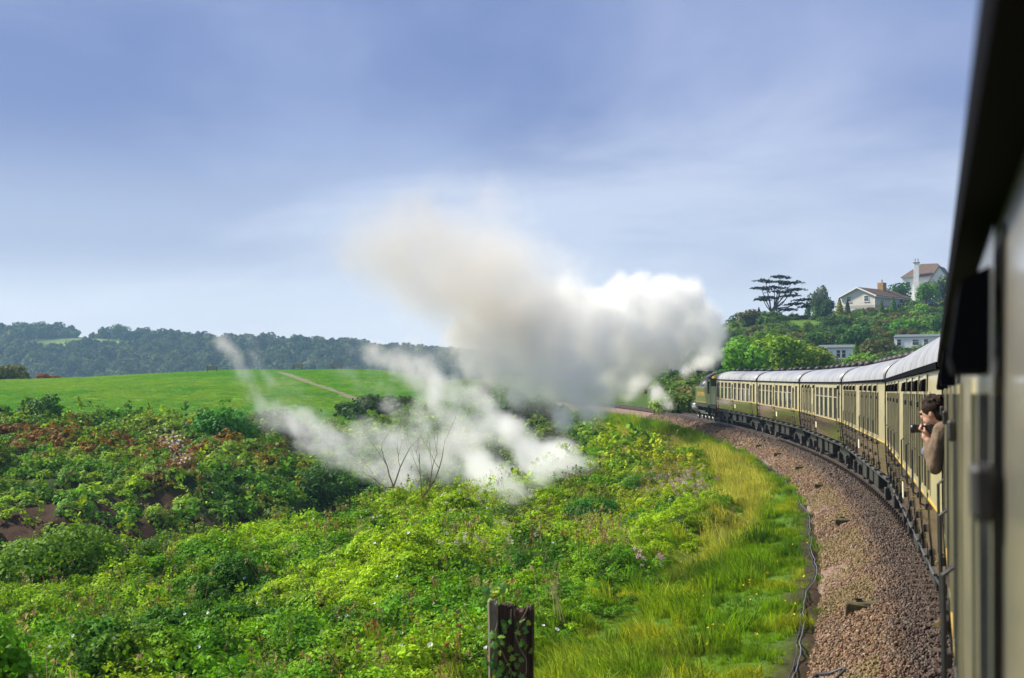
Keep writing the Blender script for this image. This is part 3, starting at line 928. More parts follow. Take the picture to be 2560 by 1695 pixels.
for k in range(170):                                              # hemp agrimony below the line
    x, y = fr.gauss(1690, 55), fr.gauss(1222, 24)
    if k > 158: x, y = fr.gauss(1615, 26), fr.gauss(1425, 14)
    p = on_ground(x, y, 20, 110)
    pts.append(p + np.array([0, -0.35, 0.42])); tn.append(fr.choice([(0.5, 0.36, 0.33), (0.6, 0.5, 0.42), (0.42, 0.3, 0.26)])); sz.append(fr.uniform(0.06, 0.12)); ix.append(1)
for k in range(160):                                              # bleached seed heads along the pasture edge and elsewhere
    if k < 80: x, y = fr.uniform(470, 660), 1035 + fr.uniform(0, 34)
    else: x, y = fr.uniform(1100, 1350), fr.uniform(1250, 1400)
    p = on_ground(x, y, 25, 140)
    pts.append(p + np.array([0, -0.3, 0.45])); tn.append((0.5, 0.5, 0.34)); sz.append(fr.uniform(0.07, 0.14)); ix.append(1)
for k in range(45):                                              # small yellow flowers in the grass
    x, y = fr.uniform(1600, 2040), fr.uniform(1330, 1660)
    p = on_ground(x, y, 14, 80)
    pts.append(p + np.array([0, 0, 0.22])); tn.append((0.75, 0.55, 0.03)); sz.append(fr.uniform(0.016, 0.028)); ix.append(0)
pts = np.array(pts); nn = len(pts)
scatter('wild_flowers', pts, np.stack([rng.uniform(0.2, 1.3, nn), rng.normal(0, .5, nn), rng.uniform(-.6, .6, nn)], -1), np.array(sz), ix, np.array(tn), fl_coll, 'small white, pink and yellow wild flowers among the leaves', 'flowers')

# ------------------------------------------------------------------ railway track
rust_mat = mat('rail_steel', (0.10, 0.07, 0.055), 0.55, 0.5, 0.4, noise=((3, 3, 3), (0.05, 0.035, 0.03), 0.3, 0.7))
shine_mat = mat('rail_head', (0.55, 0.53, 0.50), 0.28, 0.5, 0.9)
sleeper_mat = mat('sleeper_timber', (0.055, 0.04, 0.03), 0.8, 0.25, noise=((2, 14, 14), (0.12, 0.085, 0.06), 0.35, 0.75), bump=((3, 40, 40), 0.5, 0.02))
chair_mat = mat('chair_iron', (0.045, 0.032, 0.026), 0.6, 0.4, 0.3)
trk = empty('railway_track', track(20)[:])
tag(trk, 'single railway track curving left beneath the train', 'track')
def rail_mesh(u0, prof2, s0, s1, st):
    b = MB(); n = len(prof2); vs, fs = [], []
    sv = np.arange(s0, s1, st)
    for i, s in enumerate(sv):
        for du, dz in prof2:
            vs.append((track(float(s), u0 + du, dz) - track(20))[:])
        if i:
            for k in range(n):
                fs.append(((i - 1) * n + k, (i - 1) * n + (k + 1) % n, i * n + (k + 1) % n, i * n + k))
    return b.add(vs, fs)
rail_prof = [(-0.07, -0.16), (0.07, -0.16), (0.07, -0.145), (0.012, -0.12), (0.012, -0.045), (0.036, -0.03), (0.036, -0.004), (-0.036, -0.004), (-0.036, -0.03), (-0.012, -0.045), (-0.012, -0.12), (-0.07, -0.145)]
head_prof = [(-0.03, -0.006), (0.03, -0.006), (0.028, 0.0), (-0.028, 0.0)]
for sgn in (1, -1):
    r_ = rail_mesh(0.755 * sgn, rail_prof, -25, 225, 1.5).build('rail', rust_mat, trk)
    rail_mesh(0.755 * sgn, head_prof, -25, 225, 1.5).build('rail_head', shine_mat, r_)
slp_me = MB().box(-0.125, 0.125, -1.3, 1.3, -0.29, -0.165, 0.012).mesh('sleeper'); slp_me.materials.append(sleeper_mat)
chb = MB()
sg = 1
if True:
    chb.box(-0.09, 0.09, 0.755 * sg - 0.2, 0.755 * sg + 0.2, -0.165, -0.13)
    chb.box(-0.07, 0.07, 0.755 * sg + 0.075, 0.755 * sg + 0.13, -0.13, -0.05)
    chb.box(-0.07, 0.07, 0.755 * sg - 0.13, 0.755 * sg - 0.075, -0.13, -0.05)
    for e in (-0.16, 0.16):
        chb.lathe((0, 0.755 * sg + e, -0.13), (0, 0, 1), [(0, 0.025), (0.05, 0.025)], 6)
chr_me = chb.mesh('rail_chair'); chr_me.materials.append(chair_mat)
T0 = track(20)
svals = [x for x in np.arange(-1, 96, 0.72)] + [x for x in np.arange(108, 200, 0.9)]
for s in svals:
    o = bpy.data.objects.new('sleeper', slp_me); COL.objects.link(o); o.parent = trk
    p = track(float(s)) - T0
    o.location = p; o.rotation_euler = (0, 0, math.pi / 2 - heading(s) + random.gauss(0, 0.006))
    if s < 75:
        for sg in (0.0, -1.51):
            c = bpy.data.objects.new('rail_chair', chr_me); COL.objects.link(c); c.parent = o; c.location = (0, sg, 0)

# timber ends standing out of the ballast shoulder
blk_mat = mat('mossy_timber', (0.065, 0.05, 0.03), 0.85, 0.2, noise=((6, 6, 6), (0.13, 0.12, 0.045), 0.35, 0.7), bump=((20, 20, 20), 0.5, 0.02))
blk_lab = ['weathered timber stub on the ballast shoulder, nearest to the viewer', 'weathered timber stub on the ballast, second from the viewer', 'weathered timber stub on the ballast, third from the viewer',
           'weathered timber stub on the ballast, fourth from the viewer', 'weathered timber stub on the ballast, fifth from the viewer', 'weathered timber stub on the ballast, sixth from the viewer',
           'weathered timber stub on the ballast, seventh from the viewer', 'small timber stub on the ballast left of the locomotive', 'farthest small timber stub on the ballast, near the drifting steam']
b_me = MB().box(-0.14, 0.14, -0.6, 0.0, -0.12, 0.12, 0.015).mesh('timber_stub'); b_me.materials.append(blk_mat)
b_me2 = MB().box(-0.02, 0.02, -0.05, 0.05, 0.0, 0.03).mesh('iron_spike'); b_me2.materials.append(chair_mat)
for (x, y), lb in zip([(2191, 1395), (2143, 1290), (2095, 1224), (2041, 1175), (1993, 1147), (1939, 1121), (1893, 1103), (1792, 1069), (1742, 1057)], blk_lab):
    best = None                                                   # where that ray meets the ballast slope
    for s in np.arange(0, 150, 0.2):
        p = track(float(s), 2.25, -0.40)
        a = 1280 + F * p.x / p.y
        if best is None or abs(a - x) < best[0]: best = (abs(a - x), s)
    o = bpy.data.objects.new('timber_stub', b_me); COL.objects.link(o)
    o.location = track(best[1], 2.36, -0.42); o.rotation_euler = (random.gauss(0, .05), random.gauss(0, .05), math.pi / 2 - heading(best[1]) + random.gauss(0, .05))
    tag(o, lb, 'timber', 'timber stubs along the ballast')
    k = bpy.data.objects.new('iron_spike', b_me2); COL.objects.link(k); k.parent = o; k.location = (0.03, -0.2, 0.14)

# cable along the foot of the ballast
cab_mat = mat('cable_sheath', (0.13, 0.135, 0.15), 0.45, 0.5)
cab_dk = mat('cable_black', (0.04, 0.042, 0.048), 0.5, 0.4)
def cable_pts(s0, s1, off, seed, step=0.4):
    out = []
    for s in np.arange(s0, s1, step):
        u = 2.98 + off + 0.45 * (float(fbm(np.array([s * 0.22]), np.array([seed * 1.7]), seed)[0]) - 0.5) + 0.12 * (float(fbm(np.array([s * 0.9]), np.array([seed * 2.7]), seed + 1)[0]) - 0.5)
        p = track(float(s), u)
        z = max(float(ground(np.array([p.x]), np.array([p.y]))[0]), float(rail_z(s)) + float(np.interp(u, [q[0] for q in prof], [q[1] for q in prof])))
        out.append((p.x, p.y, z + 0.045))
    return out
tag(MB().tube(cable_pts(0, 120, 0.0, 91), 0.010, 6).build('lineside_cable', cab_mat, None, True), 'pale grey cable snaking along the foot of the ballast', 'cable')
tag(MB().tube(cable_pts(0, 70, 0.05, 91), 0.010, 6).build('lineside_cable', cab_dk, None, True), 'black cable lying against the pale grey cable', 'cable')
loop = [px(2030, 1655, 19.6), px(2045, 1645, 19.7), px(2075, 1658, 19.3), px(2108, 1650, 19.2), px(2112, 1662, 19.0), px(2080, 1690, 18.6), px(2050, 1720, 18.2)]
lp = []
for i in range(len(loop) - 1):
    for t in np.linspace(0, 1, 6, endpoint=False):
        q = loop[i] * (1 - t) + loop[i + 1] * t
        s_, u_ = su(q[0], q[1])
        z = max(float(ground(q[:1], q[1:2])[0]), float(rail_z(s_)) + float(np.interp(u_, [k[0] for k in prof], [k[1] for k in prof])))
        lp.append((q[0], q[1], z + 0.05))
tag(MB().tube(lp, 0.02, 6).build('cable_offcut', cab_dk, None, True), 'short black cable loop lying across the ballast edge', 'cable')

# ------------------------------------------------------------------ coaches
cream = mat('cream_paint', (0.52, 0.46, 0.27), 0.34, 0.5, noise=((0.8, 0.8, 3), (0.38, 0.33, 0.19), 0.35, 0.75), bump=((5, 5, 1.2), 0.06, 0.02), coat=0.35, coat_rough=0.12)
choc = mat('chocolate_paint', (0.085, 0.052, 0.034), 0.36, 0.5, noise=((7, 7, 0.5), (0.15, 0.105, 0.065), 0.4, 0.75), bump=((9, 9, 0.5), 0.10, 0.02), coat=1.0, coat_rough=0.08)
roofm = mat('roof_paint', (0.34, 0.35, 0.37), 0.42, 0.5, noise=((1.6, 0.6, 0.6), (0.13, 0.13, 0.14), 0.42, 0.75), bump=((3, 3, 3), 0.08, 0.03))
blackm = mat('underframe_black', (0.018, 0.018, 0.019), 0.55, 0.4, noise=((5, 5, 5), (0.05, 0.045, 0.04), 0.4, 0.8))
gutm = mat('gutter_black', (0.006, 0.006, 0.008), 0.9, 0.03)
greyst = mat('step_grey', (0.08, 0.08, 0.08), 0.5, 0.4)
goldm = mat('lining_gold', (0.62, 0.40, 0.06), 0.4, 0.5)
glassm = mat('coach_glass', (0.018, 0.022, 0.02), 0.04, 0.8, bump=((1.2, 1.2, 1.2), 0.03, 0.05))
darkin = mat('coach_interior', (0.03, 0.022, 0.016), 0.8, 0.2)
chrome = mat('brass_handle', (0.50, 0.38, 0.14), 0.3, 0.5, 0.8)
framem = mat('window_frame_alloy', (0.42, 0.40, 0.34), 0.4, 0.5, 0.3)
rubber = mat('gangway_rubber', (0.012, 0.012, 0.014), 0.6, 0.3)
badgem = mat('badge_cream', (0.72, 0.68, 0.50), 0.5, 0.4)
redm = mat('signal_red', (0.45, 0.02, 0.015), 0.4, 0.5)
ZB, ZW, ZC, ZT = 1.15, 1.88, 3.25, 3.85
def side_y(z):
    return 1.41 - (0.05 * ((z - 1.9) / 0.75) ** 2 if z < 1.9 else 0.02 * ((z - 1.9) / 1.35) ** 2)
HL = 9.83
def grid_side(mb, x0, x1, z0, z1, holes, off=0.0, sgn=1, zst=5, depth=0.06):
    xs = sorted(set([x0, x1] + [h[0] for h in holes] + [h[1] for h in holes]))
    xs = [x for x in xs if x0 - 1e-6 <= x <= x1 + 1e-6]
    zs = sorted(set(list(np.linspace(z0, z1, zst)) + [h[2] for h in holes] + [h[3] for h in holes]))
    zs = [z for z in zs if z0 - 1e-6 <= z <= z1 + 1e-6]
    vid = {}
    vs, fs = [], []
    def V(x, z, o=0.0):
        k = (round(x, 4), round(z, 4), round(o, 4))
        if k not in vid:
            vid[k] = len(vs); vs.append((x, sgn * (side_y(z) + off - o), z))
        return vid[k]
    for i in range(len(xs) - 1):
        for j in range(len(zs) - 1):
            cx, cz = (xs[i] + xs[i + 1]) / 2, (zs[j] + zs[j + 1]) / 2
            if any(h[0] < cx < h[1] and h[2] < cz < h[3] for h in holes): continue
            fs.append((V(xs[i], zs[j]), V(xs[i + 1], zs[j]), V(xs[i + 1], zs[j + 1]), V(xs[i], zs[j + 1])))
    for a, b, c, d in holes:
        if a < x0 - 1e-6 or b > x1 + 1e-6: continue
        for (p, q) in (((a, c), (b, c)), ((b, c), (b, d)), ((b, d), (a, d)), ((a, d), (a, c))):
            fs.append((V(*p), V(*q), V(*q, depth), V(*p, depth)))
    mb.add(vs, fs)
def pane(name, a, b, c, d, parent, off=-0.035, m=None):
    mb = MB(); zs = np.linspace(c, d, 3)
    vs = [(x, side_y(z) + off, z) for z in zs for x in (a, b)]
    fs = [(2 * i, 2 * i + 1, 2 * i + 3, 2 * i + 2) for i in range(2)]
    vs += [(x, side_y(z) + off - 0.008, z) for z in zs for x in (a, b)]
    fs += [(6 + 2 * i, 6 + 2 * i + 2, 6 + 2 * i + 3, 6 + 2 * i + 1) for i in range(2)]
    mb.add(vs, fs)
    return mb.build(name, m or glassm, parent)
def frame(name, a, b, c, d, parent, m, w=0.03, off=0.006):
    mb = MB()
    def bar(x0, x1, z0, z1):
        y = side_y((z0 + z1) / 2)
        mb.obox(((x0 + x1) / 2, y - 0.012 + off, (z0 + z1) / 2), (x1 - x0, 0.03, z1 - z0), Matrix.Rotation(math.atan2(side_y(z0) - side_y(z1), z1 - z0), 3, 'X'))
    bar(a - w, a, c - w, d + w); bar(b, b + w, c - w, d + w); bar(a, b, d, d + w); bar(a, b, c - w, c)
    return mb.build(name, m, parent)

def make_coach(layout, name='railway_coach'):
    """layout: windows [(centre, width)], doors [(centre, open?)], hoods, badge position; x runs forward"""
    root = empty(name)
    doors = layout['doors']; wins = layout['windows']
    holes = [(c - w / 2, c + w / 2, z0, z1) for c, w, z0, z1 in wins] + [(c - 0.27, c + 0.27, 1.98, 2.98) for c, _ in doors]
    up = MB(); grid_side(up, -HL, HL, ZW, ZC, holes)
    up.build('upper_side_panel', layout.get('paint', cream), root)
    lo = MB(); grid_side(lo, -HL, HL, ZB, ZW, [])
    lo.build('lower_side_panel', choc, root)
    for z0, z1, nm, m in ((ZW, ZC, 'offside_upper_panel', cream), (ZB, ZW, 'offside_lower_panel', choc)):
        q = MB(); grid_side(q, -HL, HL, z0, z1, [], sgn=-1); q.build(nm, m, root)
    ln = MB(); ln.box(-HL + 0.02, HL - 0.02, side_y(ZW) - 0.01, side_y(ZW) + 0.006, ZW - 0.014, ZW + 0.014)
    ln.build('waist_line', goldm, root)
    # roof: elliptical shell with rain strip
    rf = MB(); n = 18; vs, fs = [], []
    xs = np.linspace(-HL, HL, 9)
    for i, x in enumerate(xs):
        for k in range(n + 1):
            t = math.pi * k / n
            c, s = math.cos(t), math.sin(t)
            vs.append((x, 1.405 * math.copysign(abs(c) ** 0.8, c), ZC + 0.01 + (ZT - ZC) * abs(s) ** 0.9))
    for i in range(len(xs) - 1):
        for k in range(n):
            a = i * (n + 1) + k; fs.append((a, a + 1, a + n + 2, a + n + 1))
    fs.append(tuple(range(n + 1))); fs.append(tuple((len(xs) - 1) * (n + 1) + k for k in range(n, -1, -1)))
    rf.add(vs, fs); roof = rf.build('roof', roofm, root, True)
    for sg in (1, -1):
        gt_ = MB(); gt_.box(-HL - 0.02, HL + 0.02, sg * 1.37 if sg > 0 else -1.443, 1.443 if sg > 0 else -1.37, ZC - 0.035, ZC + 0.03)
        gt_.build('gutter', gutm, root)
    for x in (-6.5, -3.2, 0, 3.2, 6.5):                        # roof joint strips
        st = MB(); vs = []
        for dx in (-0.03, 0.03):
            for k in range(n + 1):
                t = math.pi * k / n; c, s = math.cos(t), math.sin(t)
                vs.append((x + dx, 1.413 * math.copysign(abs(c) ** 0.8, c), ZC + 0.016 + (ZT - ZC) * abs(s) ** 0.9))
        st.add(vs, [(k, k + 1, n + 2 + k, n + 1 + k) for k in range(n)])
        st.build('roof_strip', roofm, roof)
    for e in (1, -1):                                           # dark lip round each roof end
        st = MB(); vs = []
        for x in (e * (HL - 0.10), e * (HL + 0.02)):
            for k in range(n + 1):
                t = math.pi * k / n; c, s = math.cos(t), math.sin(t)
                vs.append((x, 1.425 * math.copysign(abs(c) ** 0.8, c), ZC + 0.03 + (ZT - ZC) * abs(s) ** 0.9))
        st.add(vs, [(k, k + 1, n + 2 + k, n + 1 + k) for k in range(n)])
        st.build('roof_end_lip', gutm, roof)
    for x in layout['vents']:
        for sg in (0.22,):
            v = MB(); zz = ZT - 0.06
            v.lathe((x, sg, zz - 0.05), (0, 0, 1), [(0, 0.10), (0.10, 0.10), (0.12, 0.17), (0.20, 0.185), (0.27, 0.13), (0.30, 0.04)], 10)
            v.build('roof_ventilator', blackm, root, True)
    for e in (1, -1):                                           # end walls, gangway bellows, buffers
        pts = [(side_y(z), z) for z in np.linspace(ZB, ZC, 6)]
        for k in range(1, 10):
            t = math.pi * k / 20; pts.append((1.40 * math.cos(t) ** 0.8, ZC + (ZT - ZC) * math.sin(t) ** 0.9))
        poly = pts + [(0, ZT)] + [(-a, b) for a, b in reversed(pts)]
        w = MB(); w.prism(poly, e * (HL - 0.04), e * (HL + 0.004), 'x'); w.build('end_wall', blackm, root)
        gw = MB(); gw.box(min(e * HL, e * (HL + 0.28)) + (0.005 if e > 0 else 0), max(e * HL, e * (HL + 0.28)) - (0.005 if e < 0 else 0), -0.5, 0.5, 1.25, 3.35, 0.03); gw.build('gangway', rubber, root)
        for yb in (0.87, -0.87):
            bf_ = MB(); bf_.lathe((e * HL, yb, 1.03), (e, 0, 0), [(0, 0.10), (0.18, 0.10), (0.18, 0.22), (0.22, 0.22)], 12); bf_.build('buffer', blackm, root, True)
    it = MB(); it.box(-HL + 0.06, HL - 0.06, -1.30, 1.30, ZB, ZB + 0.08); it.box(-HL + 0.06, HL - 0.06, -0.05, 0.0, ZB + 0.08, 3.2)
    it.build('interior', darkin, root)
    for c, w, z0, z1 in wins:
        f = frame('window', c - w / 2, c + w / 2, z0, z1, root, framem if w > 0.8 else layout.get('frame_paint', cream), 0.03 if not layout.get('frame_paint') else 0.07)
        if w > 0.8:
            pane('pane', c - w / 2, c + w / 2, z0, z1 - 0.36, f)
            tl = MB(); tl.box(c - w / 2, c + w / 2, side_y(z1 - .34) - 0.03, side_y(z1 - .34) + 0.004, z1 - 0.36, z1 - 0.325); tl.build('transom', framem, f)
            pane('toplight', c - w / 2, c + w / 2, z1 - 0.325, z1, f, -0.05, darkin if layout.get('toplights_open') else glassm)
        else:
            pane('pane', c - w / 2, c + w / 2, z0, z1, f)
    for c, op in doors:
        d = MB(); hole = [(c - 0.27, c + 0.27, 1.98, 2.98)]
        grid_side(d, c - 0.35, c + 0.35, ZW, ZC - 0.06, hole, 0.014, depth=0.07); d.mi = 1
        grid_side(d, c - 0.35, c + 0.35, ZB + 0.02, ZW, [], 0.014, zst=3)
        d.mi = 2
        for xx in (c - 0.358, c + 0.358):                       # shut lines
            d.box(xx - 0.009, xx + 0.009, side_y(2.2) - 0.1, side_y(2.2) - 0.012, ZB + 0.02, ZC - 0.06)
        dr = d.build('door', [layout.get('door_paint', cream), choc, blackm], root)
        zt = 2.98 if op == 0 else (2.74 if op == 1 else 2.22)
        pane('droplight', c - 0.27, c + 0.27, 1.98, zt, dr, -0.045)
        if op:
            br = MB(); br.box(c - 0.27, c + 0.27, side_y(zt) - 0.065, side_y(zt) - 0.02, zt, zt + 0.04, 0.008); br.build('droplight_rail', framem, dr)
        h = MB(); h.tube([(c + 0.29, side_y(2.0) + 0.015, 1.72), (c + 0.29, side_y(2.0) + 0.07, 1.72), (c + 0.20, side_y(2.0) + 0.075, 1.72)], 0.014, 6); h.build('door_handle', chrome, dr)
        gb = MB(); gb.tube([(c + 0.41, side_y(1.95), 1.75), (c + 0.41, side_y(1.95) + 0.05, 1.78), (c + 0.41, side_y(2.3) + 0.05, 2.3), (c + 0.41, side_y(2.35), 2.34)], 0.013, 6); gb.build('grab_handle', blackm, dr)
        for zh in (1.32, 1.80, 2.86):
            hg = MB(); hg.box(c - 0.40, c - 0.31, side_y(zh) + 0.01, side_y(zh) + 0.04, zh - 0.035, zh + 0.035, 0.008); hg.build('hinge', blackm, dr)
        sp = MB(); sp.box(c + 0.27, c + 0.34, side_y(1.5) + 0.01, side_y(1.5) + 0.045, 1.47, 1.56, 0.008); sp.build('door_stop', blackm, dr)
        if layout.get('hoods'):
            y = side_y(3.06)
            hd = MB(); hd.prism([(y + 0.012, 3.01), (y + 0.06, 3.01), (y + 0.065, 3.03), (y + 0.05, 3.13), (y + 0.008, 3.15)], c - 0.24, c + 0.24, 'x'); hd.build('ventilator_hood', gutm, dr)
    if layout.get('badge') is not None:
        c = layout['badge']; bd = MB(); bd.box(c - 0.22, c + 0.22, side_y(1.5) - 0.01, side_y(1.5) + 0.006, 1.36, 1.68); bd.build('number_panel', badgem, root)
    # underframe
    u = MB(); u.box(-HL + 0.1, HL - 0.1, 1.16, 1.22, 0.92, 1.13); u.box(-HL + 0.1, HL - 0.1, -1.22, -1.16, 0.92, 1.13); u.box(-HL + 0.1, HL - 0.1, -0.2, 0.2, 0.85, 1.1)
    u.build('solebar', blackm, root)
    for x in np.arange(-HL + 1.0, HL - 0.6, layout.get('step_pitch', 2.4)):
        sb = MB(); sb.box(x - 0.42, x + 0.42, 1.24, 1.37, 1.05, 1.085, 0.008); sb.build('footboard', greyst, root)
    pp = MB(); pp.tube([(-HL + 0.2, 1.30, 0.99), (HL - 0.2, 1.30, 0.99)], 0.03, 6); pp.build('steam_pipe', blackm, root)
    for x0, x1, z0 in ((-3.6, -2.2, 0.45), (-1.5, -0.2, 0.5), (1.2, 2.9, 0.42)):
        bx = MB(); bx.box(x0, x1, 0.55, 1.15, z0, 0.92, 0.02); bx.build('battery_box', blackm, root)
    tr = MB()
    for sg in (1, -1):
        tr.tube([(-4.4, 1.0 * sg, 0.95), (-2.6, 1.0 * sg, 0.42), (2.6, 1.0 * sg, 0.42), (4.4, 1.0 * sg, 0.95)], 0.03, 6)
    tr.build('truss_rod', blackm, root)
    for bx_ in (7.0, -7.0):
        bg = MB()
        for sg in (1, -1):
            bg.prism([(bx_ - 1.75, 0.72), (bx_ - 1.2, 0.86), (bx_ + 1.2, 0.86), (bx_ + 1.75, 0.72), (bx_ + 1.65, 0.55), (bx_ + 0.6, 0.58), (bx_ + 0.4, 0.40), (bx_ - 0.4, 0.40), (bx_ - 0.6, 0.58), (bx_ - 1.65, 0.55)], sg * 0.98 - 0.05, sg * 0.98 + 0.05)
            for dx in (-1.28, 1.28):
                bg.box(bx_ + dx - 0.16, bx_ + dx + 0.16, sg * 1.06 - 0.06, sg * 1.06 + 0.08, 0.32, 0.64, 0.02)
        bo = bg.build('bogie', blackm, root)
        for dx in (-1.28, 1.28):
            wh = MB()
            for sg in (1, -1):
                wh.lathe((bx_ + dx, sg * 0.70, 0.455), (0, sg, 0), [(-0.03, 0.485), (0.0, 0.485), (0.02, 0.457), (0.11, 0.45), (0.11, 0.37), (0.07, 0.35), (0.07, 0.12), (0.12, 0.1), (0.12, 0.0)], 22)
            wh.tube([(bx_ + dx, -0.7, 0.455), (bx_ + dx, 0.7, 0.455)], 0.08, 8)
            wh.build('wheelset', blackm, bo, True)
    return root

# positions measured from the forward end
def X_(t): return HL - t
W = lambda t, w=1.2: (X_(t), w, 1.92, 3.06)
open_layout = dict(windows=[W(1.57, 0.95), W(3.5), W(5.5), W(7.4), W(10.2), W(12.15), W(14.1), W(16.05), W(18.6, 0.7)], doors=[(X_(0.62), 0), (X_(8.75), 0), (X_(17.4), 0)], vents=[X_(t) for t in (1.6, 3.6, 7.4, 9.2, 12, 15, 18)], badge=X_(10.0), toplights_open=True)
brake_layout = dict(windows=[W(1.0, 0.5), W(3.0, 0.42), W(4.6, 0.42), W(6.4, 0.5), W(9.9), W(11.85), W(13.8), W(15.75), W(17.6)], doors=[(X_(2.0), 0), (X_(3.8), 0), (X_(5.5), 0), (X_(8.1), 0), (X_(18.8), 0)], vents=[X_(t) for t in (2, 4.5, 7, 9.5, 11.5, 13.5, 16, 18)], badge=X_(8.9), toplights_open=True, hoods=True)
def comp_layout(centres, ops, w=0.42, off=0.66):
    wins = []
    for c in centres:
        wins += [(X_(c - off), w, 1.98, 2.98), (X_(c + off), w, 1.98, 2.98)]
    return dict(windows=wins, doors=[(X_(c), o) for c, o in zip(centres, ops)], vents=[X_(t) for t in (1.2, 3.1, 5.0, 6.9, 8.8, 10.7, 12.6, 14.5, 16.4, 18.3)], hoods=True, step_pitch=1.9)
compA = comp_layout([2.1, 3.98, 5.86, 7.74, 11.3, 13.18, 15.06, 16.94], [0, 1, 0, 0, 1, 0, 1, 0]); compA['badge'] = X_(9.5)
doorm = mat('door_varnish', (0.10, 0.105, 0.115), 0.25, 0.5, noise=((2, 2, 6), (0.16, 0.15, 0.13), 0.4, 0.7))
compB = comp_layout([2.2, 5.3, 8.2, 11.45, 14.9, 17.8], [2, 0, 1, 1, 0, 0], 0.5, 0.68); compB['windows'] = [w_ for w_ in compB['windows'] if abs(w_[0] - X_(12.13)) > 0.01]
compB['door_paint'] = doorm
compB['paint'] = mat('shaded_cream', (0.26, 0.235, 0.175), 0.3, 0.5, noise=((1.2, 1.2, 4), (0.16, 0.15, 0.13), 0.35, 0.7), bump=((5, 5, 1.2), 0.06, 0.02), coat=0.5, coat_rough=0.1)  # the coaches' cream darkened, so the near side's shade sits in its colour
heads = [15.5, 12.4, 9.6, 6.6, 3.4, 0.5]                           # camera coach, then forward
PITCHL = 20.2
ends = [P0]                                                       # left-hand near ends, forward from the camera coach
for h in heads[1:]:
    ends.append(ends[-1] + PITCHL * np.array([math.sin(R(h)), math.cos(R(h))]))
def place_coach(o, near, h):
    near = np.asarray(near)
    fw = np.array([math.sin(R(h)), math.cos(R(h))]); lf = np.array([-fw[1], fw[0]])
    c = near + fw * PITCHL / 2 - lf * 1.40
    s_, u_ = su(c[0], c[1])
    gr = float(rail_z(s_ + 8) - rail_z(s_ - 8)) / 16
    o.location = (c[0], c[1], float(rail_z(s_)))
    o.rotation_euler = (R(-0.4), -math.atan(gr), math.pi / 2 - R(h))
c_open = make_coach(open_layout)
c_open2 = copy_tree(c_open)
c_brk = make_coach(brake_layout)
c_cmp = make_coach(compA)
c_cmp2 = copy_tree(c_cmp)
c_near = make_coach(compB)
fwd0 = np.array([math.sin(R(heads[0])), math.cos(R(heads[0]))])
place_coach(c_near, P0 - PITCHL * fwd0, heads[0])
for o, k in ((c_cmp2, 0), (c_cmp, 1), (c_brk, 2), (c_open2, 3), (c_open, 4)):
    place_coach(o, ends[k], heads[k + 1])
tag(c_near, 'blurred near coach with open window, seen edge-on at the right', 'train coach', 'cream and brown coaches of the train')
tag(c_cmp2, 'cream and brown coach behind the leaning boy, with black ventilator hoods', 'train coach', 'cream and brown coaches of the train')
tag(c_cmp, 'cream and brown compartment coach, third from the right edge, with narrow windows', 'train coach', 'cream and brown coaches of the train')
tag(c_brk, 'coach with luggage doors ahead of five wide windows, middle of the train', 'train coach', 'cream and brown coaches of the train')
tag(c_open2, 'wide-windowed cream and brown coach, second behind the locomotive', 'train coach', 'cream and brown coaches of the train')
tag(c_open, 'wide-windowed cream and brown coach coupled directly behind the locomotive', 'train coach', 'cream and brown coaches of the train')

# ------------------------------------------------------------------ locomotive
green = mat('engine_green', (0.085, 0.105, 0.022), 0.32, 0.5, noise=((3, 3, 1), (0.12, 0.13, 0.03), 0.35, 0.7), coat=0.5, coat_rough=0.12)
lblk = mat('engine_black', (0.015, 0.015, 0.016), 0.4, 0.5, noise=((4, 4, 4), (0.04, 0.038, 0.036), 0.4, 0.8))
steel = mat('motion_steel', (0.5, 0.5, 0.5), 0.3, 0.5, 0.9)
loco = empty('steam_locomotive')
tag(loco, 'green and black steam tank locomotive at the head of the train', 'locomotive')
def lp_(name, m, smooth=False, parent=None):
    def fin(mb): return mb.build(name, m, parent or loco, smooth)
    return fin
